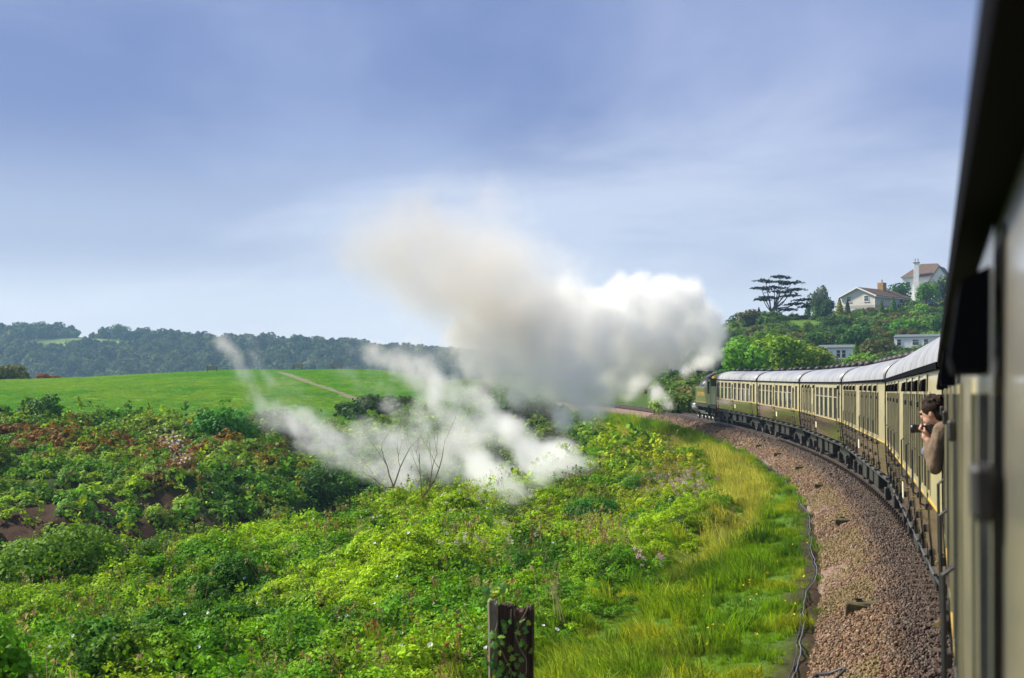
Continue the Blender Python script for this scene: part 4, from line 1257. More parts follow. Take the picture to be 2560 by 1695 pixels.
# x forward, rear of bunker at -6.1, front buffer beam at 6.1
mb = MB(); mb.box(-6.1, 6.1, -1.32, 1.32, 1.22, 1.30); mb.box(-6.1, 6.1, 1.26, 1.32, 1.05, 1.22); lp_('running_plate', lblk)(mb)
mb = MB(); mb.box(-6.0, -3.6, -1.30, 1.30, 1.30, 2.72, 0.05); bk = lp_('coal_bunker', green)(mb)
mb = MB()
for k in range(40):
    bm = bmesh.new(); bmesh.ops.create_icosphere(bm, subdivisions=1, radius=random.uniform(0.12, 0.24))
    mb.bm(bm, Matrix.Translation((random.uniform(-5.8, -4.1), random.uniform(-1.0, 1.0), 2.75 + random.uniform(-0.05, 0.2))))
mb.build('coal', lblk, bk)
for sg in (1, -1):
    mb = MB(); mb.box(-1.9, 3.6, 1.30 * sg - 0.25 * (1 + sg), 1.30 * sg + 0.25 * (1 - sg), 1.30, 2.62, 0.04); tk = lp_('side_tank', green)(mb)
    if sg > 0:
        mb = MB()
        for z in (1.40, 2.50):
            mb.box(-1.75, 3.45, 1.302, 1.308, z, z + 0.018)
        for x in (-1.75, 3.43):
            mb.box(x, x + 0.018, 1.303, 1.309, 1.418, 2.5)
        mb.build('gold_lining', goldm, tk)
        fc = bpy.data.curves.new('tank_lettering', 'FONT'); fc.body = 'GREAT  WESTERN'; fc.size = 0.42; fc.align_x = 'CENTER'; fc.extrude = 0.004
        fo = bpy.data.objects.new('tank_lettering', fc); COL.objects.link(fo)
        dg = bpy.context.evaluated_depsgraph_get()
        tme = bpy.data.meshes.new_from_object(fo.evaluated_get(dg)); bpy.data.objects.remove(fo)
        to = meshobj('tank_lettering', tme, goldm, tk)
        to.matrix_local = Matrix.Translation((0.85, 1.311, 1.90)) @ Matrix.Rotation(math.pi, 4, 'Z') @ Matrix.Rotation(math.pi / 2, 4, 'X')
# cab: side sheets with an opening, roof
mb = MB()
for sg in (1, -1):
    y0, y1 = (1.26, 1.30) if sg > 0 else (-1.30, -1.26)
    mb.box(-3.6, -3.25, y0, y1, 1.30, 3.30); mb.box(-2.25, -1.9, y0, y1, 1.30, 3.30); mb.box(-3.25, -2.25, y0, y1, 1.30, 2.10); mb.box(-3.25, -2.25, y0, y1, 3.05, 3.30)
mb.box(-3.6, -3.56, -1.26, 1.26, 2.72, 3.30); mb.box(-1.94, -1.9, -1.26, 1.26, 2.3, 3.30)
cab = lp_('cab', green)(mb)
mb = MB(); n = 14; vs, fs = [], []
for x in (-4.2, -1.6):
    for k in range(n + 1):
        t = math.pi * k / n; vs.append((x, 1.42 * math.cos(t), 3.28 + 0.52 * math.sin(t)))
    for k in range(n + 1):
        t = math.pi * k / n; vs.append((x, 1.38 * math.cos(t), 3.24 + 0.52 * math.sin(t)))
m2 = n + 1
for k in range(n):
    fs += [(k, k + 1, 2 * m2 + k + 1, 2 * m2 + k), (m2 + k, 3 * m2 + k, 3 * m2 + k + 1, m2 + k + 1), (k, m2 + k, m2 + k + 1, k + 1), (2 * m2 + k, 2 * m2 + k + 1, 3 * m2 + k + 1, 3 * m2 + k)]
mb.add(vs, fs); mb.build('cab_roof', lblk, cab, True)
mb = MB(); mb.tube([(-3.42, 1.36, 1.35), (-3.42, 1.36, 2.9)], 0.018, 6); mb.tube([(-2.1, 1.36, 1.35), (-2.1, 1.36, 2.9)], 0.018, 6); mb.build('handrail', steel, cab)
mb = MB(); mb.lathe((-1.9, 0, 2.45), (1, 0, 0), [(0, 0.80), (2.0, 0.80), (5.2, 0.70), (5.2, 0.0)], 24); lp_('boiler', green, True)(mb)
mb = MB(); mb.lathe((3.3, 0, 2.45), (1, 0, 0), [(0, 0.76), (1.9, 0.76), (1.95, 0.62), (2.02, 0.58), (2.1, 0.1)], 24); mb.box(3.4, 5.1, -0.55, 0.55, 1.3, 1.95); lp_('smokebox', lblk, True)(mb)
mb = MB(); mb.lathe((4.4, 0, 3.1), (0, 0, 1), [(0, 0.40), (0.08, 0.27), (0.62, 0.25), (0.66, 0.33), (0.78, 0.33), (0.78, 0.2)], 18); lp_('chimney', lblk, True)(mb)
mb = MB(); mb.lathe((1.6, 0, 3.1), (0, 0, 1), [(0, 0.36), (0.06, 0.3), (0.4, 0.3), (0.55, 0.22), (0.6, 0.02)], 16); lp_('steam_dome', goldm, True)(mb)
mb = MB(); mb.lathe((-0.9, 0, 3.2), (0, 0, 1), [(0, 0.2), (0.35, 0.15), (0.42, 0.18), (0.46, 0.1)], 12); lp_('safety_valve', goldm, True)(mb)
for sg in (1, -1):
    mb = MB(); mb.lathe((3.7, 1.08 * sg, 0.86), (1, 0, 0.06), [(0, 0.02), (0, 0.34), (1.2, 0.34), (1.2, 0.05)], 16); mb.box(3.7, 4.9, 1.08 * sg - 0.3, 1.08 * sg + 0.3, 1.0, 1.22); lp_('cylinder', steel if sg > 0 else lblk, True)(mb)
for e, m in ((6.1, lblk), (-6.1, redm)):
    mb = MB(); mb.box(min(e, e - 0.08 * (1 if e > 0 else -1)), max(e, e - 0.08 * (1 if e > 0 else -1)), -1.25, 1.25, 0.80, 1.21); bb = lp_('buffer_beam', m)(mb)
    for yb in (0.87, -0.87):
        sgn = 1 if e > 0 else -1
        q = MB(); q.lathe((e, yb, 1.03), (sgn, 0, 0), [(0, 0.12), (0.15, 0.11), (0.15, 0.09), (0.3, 0.09), (0.3, 0.22), (0.34, 0.22)], 12); q.build('buffer', m, bb, True)
def spoked(x, r, parent):
    w = MB()
    for sg in (1, -1):
        y = 0.72 * sg
        w.lathe((x, y, r), (0, sg, 0), [(-0.04, r + 0.03), (-0.01, r + 0.03), (0.01, r), (0.10, r - 0.005), (0.10, r - 0.07), (-0.02, r - 0.07)], 26)
        w.lathe((x, y, r), (0, sg, 0), [(-0.02, 0.13), (0.14, 0.13), (0.14, 0.0)], 12)
        for k in range(10):
            a = 2 * math.pi * k / 10
            w.tube([(x + 0.1 * math.cos(a), y + 0.04 * sg, r + 0.1 * math.sin(a)), (x + (r - 0.06) * math.cos(a), y + 0.04 * sg, r + (r - 0.06) * math.sin(a))], 0.03, 5)
    return w.build('wheel', lblk, parent, True)
for x, r in ((5.2, 0.48), (3.0, 0.70), (1.35, 0.70), (-0.3, 0.70), (-1.95, 0.70), (-4.6, 0.52)):
    spoked(x, r, loco)
mb = MB(); mb.box(-2.1, 3.15, 0.92, 0.98, 0.47, 0.58); mb.box(0.6, 3.9, 1.0, 1.05, 0.60, 0.70); lp_('coupling_rod', steel)(mb)
mb = MB(); mb.box(-6.0, 6.0, 0.55, 0.62, 0.5, 1.22); mb.box(-6.0, 6.0, -0.62, -0.55, 0.5, 1.22); lp_('main_frame', lblk)(mb)
for x in (-3.0, 4.6):
    mb = MB(); mb.box(x - 0.2, x + 0.2, 1.2, 1.38, 0.42, 0.46); mb.box(x - 0.2, x + 0.2, 1.2, 1.38, 0.78, 0.82); mb.box(x - 0.2, x - 0.17, 1.2, 1.38, 0.46, 1.2); mb.box(x + 0.17, x + 0.2, 1.2, 1.38, 0.46, 1.2); lp_('step', lblk)(mb)
lh = -2.3
lfw = np.array([math.sin(R(lh)), math.cos(R(lh))]); llf = np.array([-lfw[1], lfw[0]])
lc = ends[5] + lfw * 6.55 - llf * 1.40
s_, u_ = su(lc[0], lc[1])
loco.location = (lc[0], lc[1], float(rail_z(s_)))
loco.rotation_euler = (R(-0.4), -math.atan(0.0176), math.pi / 2 - R(lh))

# ------------------------------------------------------------------ trees and bushes
bark = mat('bark', (0.075, 0.055, 0.04), 0.9, 0.2, noise=((6, 6, 2), (0.13, 0.11, 0.09), 0.4, 0.7), bump=((14, 14, 4), 0.6, 0.03))
def tree_leaf(name, c, **k): return leaf_mat(name, color=c, translucent=k.pop('translucent', 0.28), rough=0.6, vary=0.4, spec=0.15, **k)
L_DARK = tree_leaf('leaf_dark', (0.045, 0.115, 0.018))
L_MID = tree_leaf('leaf_mid', (0.075, 0.19, 0.018))
L_LIGHT = tree_leaf('leaf_light', (0.14, 0.27, 0.022))
L_OLIVE = tree_leaf('leaf_olive', (0.13, 0.15, 0.03))
L_YEL = tree_leaf('leaf_yellow', (0.26, 0.38, 0.02))
L_RUST = tree_leaf('leaf_rust', (0.20, 0.075, 0.03))
L_CEDAR = tree_leaf('leaf_cedar', (0.028, 0.062, 0.022), translucent=0.12)
L_GREY = tree_leaf('leaf_greygreen', (0.12, 0.17, 0.09))
def trunk_mesh(name, h, r, limbs=4, seed=0):
    rr = random.Random(seed); b = MB()
    top = (rr.gauss(0, .08) * h, rr.gauss(0, .08) * h, h)
    mid = (top[0] * .4, top[1] * .4, h * .5)
    b.tube([(0, 0, -0.6), mid, top], [r, r * .75, r * .45], 7)
    for k in range(limbs):
        a = rr.uniform(0, 6.28); l = h * rr.uniform(.5, .8)
        q = (mid[0] + math.cos(a) * l * .5, mid[1] + math.sin(a) * l * .5, h * .5 + l * .55)
        q2 = (mid[0] + math.cos(a) * l * .8, mid[1] + math.sin(a) * l * .8, h * .5 + l * 1.0)
        b.tube([mid, q, q2], [r * .5, r * .35, r * .15], 5)
    me = b.mesh(name); me.materials.append(bark); return me
PROTO = {}
def proto(kind):
    """(crown mesh, trunk mesh); every kind is one metre in radius"""
    if kind in PROTO: return PROTO[kind]
    base, var = kind.rsplit('/', 1); var = int(var)
    mt = {'dark': L_DARK, 'mid': L_MID, 'light': L_LIGHT, 'olive': L_OLIVE, 'yellow': L_YEL, 'rust': L_RUST, 'grey': L_GREY}
    shape, colr = base.split(':')
    sd = var * 13 + sum(map(ord, base))
    if shape == 'tree': cr = crown_mesh('crown', 1500, (1.0, 1.0, 0.95), 0.125, mt[colr], 16, sd, base=-0.35); tk = trunk_mesh('trunk', 0.95, 0.07, 5, sd)
    elif shape == 'bush': cr = crown_mesh('crown', 1200, (1.0, 1.0, 0.72), 0.13, mt[colr], 12, sd, base=0.35); tk = trunk_mesh('stem', 0.35, 0.05, 4, sd)
    elif shape == 'fine': cr = crown_mesh('crown', 3400, (1.0, 1.0, 0.72), 0.085, mt[colr], 16, sd, base=0.35); tk = trunk_mesh('stem', 0.35, 0.05, 4, sd)
    elif shape == 'near': cr = crown_mesh('crown', 9000, (1.0, 1.0, 0.72), 0.05, mt[colr], 22, sd, base=0.35); tk = trunk_mesh('stem', 0.35, 0.05, 4, sd)
    elif shape == 'cone':
        n = 1100; r0 = np.random.default_rng(sd); h = r0.random(n) ** 0.75
        a = r0.uniform(0, 6.28, n); tier = 0.75 + 0.25 * np.abs(np.sin(h * 22))
        rad = (1 - h) ** 0.8 * tier * (0.7 + 0.3 * r0.random(n)); C = np.stack([rad * np.cos(a), rad * np.sin(a), h * 3.0 + 0.15], -1)
        cr = card_mesh('crown', C, np.stack([np.cos(a), np.sin(a), np.full(n, .5)], -1) + r0.normal(0, .4, (n, 3)), 0.17 * r0.uniform(.6, 1.3, n), r0.random(n), mt[colr]); tk = trunk_mesh('trunk', 0.6, 0.07, 0, sd)
    PROTO[kind] = (cr, tk)
    return PROTO[kind]
def plant(kind, loc, r, label, cat='tree', group=None, sz=None, name=None):
    cr, tk = proto(kind)
    shape = kind.split(':')[0]
    o = empty(name or {'tree': 'broadleaf_tree', 'bush': 'bush', 'fine': 'bush', 'near': 'bush', 'cone': 'conifer'}[shape], loc, (0, 0, random.uniform(0, 6.28)))
    o.scale = (r, r, r * (sz or 1.0))
    c = bpy.data.objects.new('crown', cr); COL.objects.link(c); c.parent = o
    t = bpy.data.objects.new('trunk', tk); COL.objects.link(t); t.parent = o
    tag(o, label, cat, group)
    return o
def gp(x, y, d, dz=0.0):
    p = px(x, y, d); return (p[0], p[1], float(ground(p[:1], p[1:2])[0]) + dz)
def at_d(x, d, dz=-0.15):
    X = (x - 1280) / F * d
    return (X, d, float(ground(np.array([X]), np.array([float(d)]))[0]) + dz)
# single bushes that stand out around the cove and along the bank
for kind, x, d, r, sz, lab in [
    ('fine:dark/0', 108, 110, 2.1, 1.0, 'round dark green bush at the left edge of the pasture'),
    ('fine:mid/0', -34, 92, 1.9, 1.5, 'leafy tree cut off by the left edge below the pasture'),
    ('bush:olive/0', 15, 236, 4.0, 0.8, 'olive bush behind the pasture at the left edge'),
    ('bush:dark/1', 46, 240, 2.4, 0.8, 'small dark bush behind the pasture, right of the olive bush'),
    ('bush:rust/0', 118, 242, 2.6, 0.5, 'low rusty bush on the pasture skyline at the left'),
    ('fine:dark/2', 690, 108, 2.4, 0.9, 'dark bush below the pasture where the steam begins'),
    ('fine:mid/1', 560, 104, 2.4, 0.9, 'green bush right of the pink-white blossom'),
    ('fine:dark/1', 800, 96, 2.2, 0.9, 'dark shaded bush at the rim of the cove under the steam'),
    ('bush:dark/2', 900, 146, 3.0, 0.7, 'dark hedge bush at the end of the footpath, left of two'),
    ('bush:dark/3', 985, 150, 3.2, 0.7, 'dark hedge bush at the end of the footpath, right of two'),
    ('bush:dark/8', 1215, 168, 2.6, 0.9, 'dark bush at the right end of the pasture'),
    ('bush:dark/9', 1262, 156, 2.6, 0.9, 'dark bush behind thin steam, right of the pasture bush'),
    ('bush:dark/4', 1320, 140, 3.2, 0.9, 'dark bush half hidden by steam below the plume'),
    ('bush:olive/1', 1380, 128, 2.6, 0.8, 'olive bush below the plume beside the bank'),
    ('bush:dark/5', 1440, 118, 2.0, 0.8, 'dark bush on the bank just left of the drifting steam'),
    ('near:mid/2', 1505, 60, 1.35, 0.95, 'rounded dark green bush on the bank below the pink flower heads'),
    ('near:mid/3', 1610, 64, 1.0, 0.9, 'smaller green bush right of the rounded dark bush on the bank'),
    ('near:light/1', 1150, 52, 1.3, 0.8, 'bright green bindweed mound left of the rounded bush'),
    ('near:mid/4', 1260, 56, 1.2, 0.8, 'green mound with pale seed heads beside the bare tree'),
    ('near:light/2', 130, 45, 2.1, 0.8, 'large light green bush at the near rim of the cove, far left'),
    ('near:mid/5', 440, 47, 1.1, 0.8, 'green mound on the near rim of the cove right of the large bush'),
    ('fine:dark/3', 1060, 84, 1.6, 0.9, 'dark bush rising behind the bare tree in the steam'),
    ('fine:dark/4', 1200, 90, 1.7, 0.9, 'dark bush in the steam right of the bare tree'),
    ]:
    plant(kind, at_d(x, d), r, lab, 'bush' if kind[0] in 'bfn' else 'tree', None, sz)
# right of the line
for kind, x, d, r, sz, lab in [
    ('bush:light/3', 1668, 146, 2.3, 1.0, 'pale green bush right of the track ahead of the locomotive, leftmost'),
    ('bush:mid/4', 1712, 142, 2.4, 1.1, 'green bush right of the track beside the locomotive front'),
    ('tree:dark/4', 1745, 196, 2.6, 0.9, 'dark tree behind the locomotive and the bungalow'),
    ('tree:dark/5', 1795, 215, 3.2, 0.95, 'dark tree behind the locomotive cab, partly in steam'),
    ('tree:light/1', 1862, 176, 3.3, 0.78, 'broad light green tree behind the first coach'),
    ('tree:light/2', 1945, 180, 3.5, 0.82, 'broad light green tree behind the second coach, tallest of its row'),
    ('tree:light/3', 2025, 184, 3.2, 0.70, 'broad light green tree behind the second coach, right of the tallest'),
    ('bush:mid/5', 1815, 168, 2.6, 0.9, 'low green bush at the left foot of the light green trees'),
    ('tree:olive/2', 2030, 240, 2.4, 0.8, 'olive tree left of the lower white mobile home'),
    ('cone:yellow/1', 2100, 372, 1.75, 1.0, 'bright yellow-green conifer below the cream house'),
    ('cone:light/1', 2140, 236, 1.3, 1.0, 'slim yellow-green conifer beside the lower white mobile home'),
    ('bush:yellow/2', 2083, 285, 1.6, 0.7, 'yellow flowering bush above the lower white mobile home'),
    ('cone:dark/2', 2020, 366, 1.6, 1.15, 'dark conifer left of the cream house, leftmost of three'),
    ('cone:dark/3', 2042, 372, 1.7, 1.2, 'dark conifer left of the cream house, middle of three'),
    ('tree:dark/6', 2064, 380, 3.0, 0.95, 'dark tree against the left wall of the cream house'),
    ('cone:dark/5', 2120, 378, 1.2, 1.2, 'small dark conifer in front of the cream gable'),
    ('cone:mid/1', 2160, 372, 1.1, 1.0, 'small green conifer in front of the cream house corner'),
    ('cone:mid/2', 2205, 374, 1.2, 1.0, 'green conifer below the cream house balcony, left of two'),
    ('cone:mid/3', 2234, 374, 1.4, 1.0, 'green conifer below the carport, right of two'),
    ('tree:mid/6', 2252, 415, 3.6, 0.95, 'round green tree between the cream house and the white house'),
    ('tree:mid/7', 2318, 392, 3.4, 0.9, 'tall green tree in front of the white house'),
    ('tree:grey/1', 2358, 400, 3.8, 1.1, 'grey-green tree at the right of the white house by the coach'),
    ('bush:light/5', 2300, 372, 3.0, 0.9, 'bright green bush below the tall tree near the white house'),
    ('bush:light/6', 2262, 330, 3.3, 0.9, 'rounded bright green bush above the upper mobile home'),
    ('bush:mid/8', 2320, 340, 4.2, 0.8, 'rounded mid green bush above the upper mobile home, right of the bright one'),
    ('bush:rust/3', 2012, 352, 1.7, 0.6, 'rusty red shrub on the hillside right of the cedar'),
    ('bush:olive/6', 1868, 342, 3.4, 0.7, 'olive bush at the left shoulder of the hill'),
    ('bush:olive/7', 1985, 345, 1.5, 0.8, 'clipped round olive shrub beside the hillside lawn'),
    ('tree:grey/3', 2046, 420, 3.6, 1.5, 'thin grey tree behind the dark conifers'),
    ('cone:dark/7', 1898, 352, 0.9, 0.9, 'tiny dark sapling left of the cedar'),
    ]:
    plant(kind, at_d(x, d), r, lab, 'bush' if kind[0] == 'b' else 'tree', None, sz)
# the rest of the hillside wood
hr = random.Random(21); placed = []; hill_plants = []
def top_limit(x, d):
    if 1880 < x < 2035: return 800 if d < 352 else 780
    if 2030 <= x < 2260 and d < 402: 
        lim = 800
    elif x >= 2260 and d < 450: lim = 770
    else: lim = 760 if x > 2030 else 805
    if x > 2215 and d < 302: lim = 885
    if 2035 < x < 2135 and d < 262: lim = 925
    if x < 1880: lim = max(lim, 805)
    return lim
KINDS = [('bush:dark/11', 'dark green bush in the hillside scrub behind the train'), ('bush:mid/12', 'mid green bush in the hillside scrub behind the train'), ('tree:dark/12', 'dark green tree in the hillside scrub behind the train'),
         ('bush:olive/13', 'olive bush in the hillside scrub behind the train'), ('tree:mid/13', 'mid green tree in the hillside scrub behind the train'), ('bush:light/14', 'light green bush in the hillside scrub behind the train')]
tries = 0
while len(placed) < 110 and tries < 4000:
    tries += 1
    x = hr.uniform(1790, 2375); d = hr.uniform(200, 392)
    X = (x - 1280) / F * d
    z = float(ground(np.array([X]), np.array([d]))[0])
    if z < 4: continue
    if ((X - 65) / 5) ** 2 + ((d - 340) / 7) ** 2 < 1: continue
    if any((X - a) ** 2 + (d - b) ** 2 < 14 for a, b in placed): continue
    k, lb = KINDS[min(5, int(hr.random() ** 1.25 * 6))]
    r = hr.uniform(1.6, 3.6)
    zt = z + r * (1.9 if k.startswith('tree') else 1.05)
    top = 985 - (zt - EYE) / d * F
    if top < top_limit(x, d):
        r *= 0.5; zt = z + r * (1.9 if k.startswith('tree') else 1.05); top = 985 - (zt - EYE) / d * F
        if top < top_limit(x, d): continue
    placed.append((X, d))
    hill_plants.append((k, (X, d, z - 0.2), r, lb.split(' in ')[0], hr.uniform(0.8, 1.15), x, 985 - (z + 0.6 * r - EYE) / d * F))
MARKS = [('the cedar', 1922, 797), ('the cream house', 2140, 795), ('the white house', 2300, 770), ('the upper mobile home', 2290, 868), ('the lower mobile home', 2085, 905), ('the broad light green trees', 1930, 880), ('the small hillside lawn', 1990, 808)]
keyed = {}
for i, h in enumerate(hill_plants):
    m = min(MARKS, key=lambda q: (q[1] - h[5]) ** 2 + ((q[2] - h[6]) * 1.6) ** 2)
    dx, dy = h[5] - m[1], (h[6] - m[2]) * 1.6
    way = ('right of' if dx > 0 else 'left of') if abs(dx) > abs(dy) else ('below' if dy > 0 else 'above')
    keyed.setdefault((h[3], m[0], way), []).append((math.hypot(dx, dy), i))
ORD = ['nearest to it', 'second nearest', 'third nearest', 'fourth nearest', 'fifth nearest', 'sixth nearest', 'seventh nearest', 'eighth nearest', 'ninth nearest', 'tenth nearest', 'eleventh nearest', 'twelfth nearest']
for (kd, mk, way), lst in keyed.items():
    lst.sort()
    for q, (_, i) in enumerate(lst):
        h = hill_plants[i]
        plant(h[0], h[1], h[2], '%s in the scrub %s %s%s' % (kd, way, mk, '' if len(lst) == 1 else ', ' + ORD[min(q, 11)]), 'bush' if h[0][0] == 'b' else 'tree', 'scrub bushes and trees on the hillside', h[4])
# low cover on that hillside
n = 9000
X = rng.uniform(18, 150, n); Y = rng.uniform(125, 430, n)
s, u = su(X, Y)
k = in_view(X, Y, 0.02) & (u < -4.5) & (((X - 65) / 4) ** 2 + ((Y - 340) / 6) ** 2 > 1)
for hx, hy, hr_ in ((92, 400, 10), (122, 450, 12), (83, 300, 8), (55, 260, 8), (24, 220, 7)):
    k &= (X - hx) ** 2 + (Y - hy) ** 2 > hr_ ** 2
X, Y = X[k], Y[k]
b1 = fbm(X * 0.06, Y * 0.06, 91); b2 = fbm(X * 0.25, Y * 0.25, 92)
ti = lerp(np.tile([0.045, 0.115, 0.015], (len(X), 1)), np.tile([0.11, 0.20, 0.02], (len(X), 1)), sstep(0.4, 0.62, b1 * .5 + b2 * .5))
ti = lerp(ti, np.tile([0.13, 0.12, 0.03], (len(X), 1)), sstep(0.6, 0.72, b2)) * rng.uniform(0.7, 1.25, (len(X), 1))
Nn = ground_n(X, Y)
scatter('hillside_scrub', np.stack([X, Y, ground(X, Y) - 0.1], -1), normals_to_euler(Nn, rng.uniform(0, 6.28, len(X))), rng.uniform(2.4, 4.6, len(X)), rng.integers(0, 7, len(X)), ti, near_coll, 'low green scrub covering the hillside behind the train', 'undergrowth')

# cedar: leaning trunk, spreading limbs, flat plates of needles
cr_ = random.Random(5)
ced = empty('cedar_tree', at_d(1922, 350, -0.3))
tag(ced, 'dark flat-topped cedar on the hilltop against the sky', 'tree')
tb = MB(); K = 350 / F                                            # metres per photograph pixel there
def cpt(x, y): return ((x - 1922) * K, cr_.uniform(-1.2, 1.2), (797 - y) * K + 0.3)
base = (0, 0, -0.5)
tb.tube([base, (0.2, 0, 0.9), (1.0, 0, 2.3), (1.9, 0, 3.4)], [0.55, 0.48, 0.40, 0.30], 8)
tb.build('trunk', bark, ced)
plates = [(1955, 690, 26, 8), (1915, 700, 30, 8), (1985, 705, 34, 8), (1900, 720, 26, 7), (1940, 716, 36, 9), (1990, 722, 30, 8), (1975, 738, 34, 9), (1925, 742, 30, 7), (1905, 748, 24, 6), (2008, 748, 28, 7), (1990, 758, 34, 8), (1970, 772, 24, 6), (1955, 728, 40, 9), (2010, 765, 16, 5), (1958, 704, 36, 8)]
lb = MB()
CC, NN = [], []
for x, y, w, h in plates:
    q = cpt(x, y)
    st = (1.3, 0, 2.6) if x > 1930 else (0.7, 0, 1.8)
    lb.tube([st, (st[0] * .5 + q[0] * .5, q[1] * .4, q[2] * .62), (q[0] * .9 + .1, q[1] * .8, q[2] - .35), (q[0], q[1], q[2] - .15)], [0.16, 0.12, 0.07, 0.03], 5)
    n = 230
    a = rng.uniform(0, 6.28, n); r = np.sqrt(rng.random(n)); ray = 0.72 + 0.28 * np.sin(a * 5 + cr_.uniform(0, 6))
    CC.append(np.stack([q[0] + r * ray * w * K * 1.15 * np.cos(a), q[1] + r * ray * w * K * 0.9 * np.sin(a), q[2] - 0.55 * r ** 2 * 0.6 + rng.normal(0, .10, n) + 0.06 * w * K * np.cos(a) * r * (1 if x > 1960 else -1)], -1))
    NN.append(np.tile([0, 0, 1.0], (n, 1)) + rng.normal(0, .35, (n, 3)))
lb.build('limbs', bark, ced)
C = np.concatenate(CC); Nn = np.concatenate(NN)
meshobj('needles', card_mesh('needles', C, Nn, 0.42 * rng.uniform(.5, 1.3, len(C)), rng.random(len(C)), L_CEDAR, 1.8), None, ced)

# far wood on the ridge
far_leaf = leaf_mat('far_leaf', instancer=True, translucent=0.2, rough=0.7, vary=0.35, spec=0.1)
far_cr = [crown_mesh('far_crown', 520, (1.0, 1.0, 0.9), 0.24, far_leaf, 10, 300 + k, base=0.1) for k in range(5)]
far_coll = source_collection('far_crown', far_cr)
n = 5200
X = rng.uniform(-620, 190, n); Y = rng.uniform(930, 1320, n)
Z = ground(X, Y)
k = in_view(X, Y, 0.03) & (np.exp(-(((X + 355) / 42) ** 2 + ((Y - 1255) / 45) ** 2)) < 0.30)
X, Y, Z = X[k], Y[k], Z[k]
ti = lerp(np.tile([0.035, 0.07, 0.02], (len(X), 1)), np.tile([0.12, 0.16, 0.04], (len(X), 1)), rng.random(len(X)) ** 1.3)
rr = 3.4 + 5.2 * rng.random(len(X)) ** 2.2
scatter('far_woodland', np.stack([X, Y, Z - 1.0], -1), np.stack([np.zeros(len(X)), np.zeros(len(X)), rng.uniform(0, 6.28, len(X))], -1), rr, rng.integers(0, 5, len(X)), ti, far_coll, 'hazy blue-green wood covering the far ridge', 'woodland')
for x, r, lab in [(60, 8, 'tall far tree on the ridge skyline, leftmost'), (92, 9, 'spreading far tree on the ridge skyline left of the pale pasture'), (188, 5, 'small far tree on the skyline above the pale pasture'),
                  (300, 9, 'broad far tree on the skyline right of the pale pasture'), (328, 6, 'narrow far tree on the skyline between two domes'), (356, 8, 'dome-shaped far tree standing alone on the skyline'), (380, 6, 'smaller dome-shaped far tree right of the lone dome'), (520, 6, 'far tree breaking the skyline above the bench'), (760, 7, 'far tree breaking the skyline behind thin steam')]:
    plant('tree:dark/%d' % (20 + int(x) % 3), at_d(x, 1300, -2.0), r, lab, 'tree', 'trees on the far skyline', 0.85)

# ------------------------------------------------------------------ bare dead tree
dead = mat('dead_wood', (0.17, 0.12, 0.06), 0.85, 0.2, noise=((5, 5, 5), (0.30, 0.22, 0.07), 0.4, 0.7))
dt = empty('bare_tree', at_d(990, 61, -0.2)); dt.scale = (1.15, 1.1, 1.12)
tag(dt, 'bare dead tree with forked twigs standing in the steam', 'tree')
dr_ = random.Random(11); K = 62 / F
def grow(b, p, d, l, r, dep):
    pts, rad = [p], [r]
    q = Vector(p); dd = Vector(d)
    for k in range(4):
        dd = (dd + Vector((dr_.gauss(0, .16), dr_.gauss(0, .16), 0.10))).normalized()
        q = q + dd * l / 4
        pts.append(q[:]); rad.append(r * (1 - 0.16 * (k + 1)))
    b.tube(pts, rad, 5)
    if dep > 0:
        for k in range(dr_.choice([2, 3])):
            i = dr_.choice([2, 3, 4])
            nd = (dd + Vector((dr_.gauss(0, .55), dr_.gauss(0, .5), dr_.uniform(0.0, .4)))).normalized()
            grow(b, pts[i], nd, l * dr_.uniform(.55, .8), rad[i] * .62, dep - 1)
tb = MB(); tb.tube([(0, 0, -0.5), (0.03, 0, 0.6), (-0.1, 0, 1.1)], [0.08, 0.06, 0.045], 7); tb.tube([(0.05, 0, 0.1), (0.8, 0.1, 0.5), (1.2, 0.1, 1.0)], [0.06, 0.05, 0.04], 7); tb.build('trunk', dead, dt)
for p, d, l, r in [((-0.1, 0, 1.1), (-0.25, 0, 1), 1.35, 0.045), ((-0.08, 0, 1.0), (0.25, 0.1, 1), 1.5, 0.05), ((0.0, 0, 0.8), (-0.75, 0.1, .6), 1.1, 0.035), ((0.9, .1, .7), (-0.1, 0, 1), 1.5, 0.035), ((1.2, .1, 1.0), (0.75, 0, .8), 1.5, 0.05), ((1.15, .1, .95), (0.1, 0, 1), 1.35, 0.04), ((0.3, 0, .4), (-0.9, .2, .35), 1.2, 0.03)]:
    b = MB(); grow(b, p, d, l, r * 0.62, 3); b.build('branch', dead, dt)
iv = card_mesh('ivy', np.stack([rng.normal(0, .12, 260), rng.normal(-.05, .12, 260), rng.uniform(-.4, 1.0, 260)], -1), rnd_dir(260), 0.08 * rng.uniform(.7, 1.4, 260), rng.random(260), L_DARK)
tag(meshobj('ivy', iv, None, dt), kind='stuff')

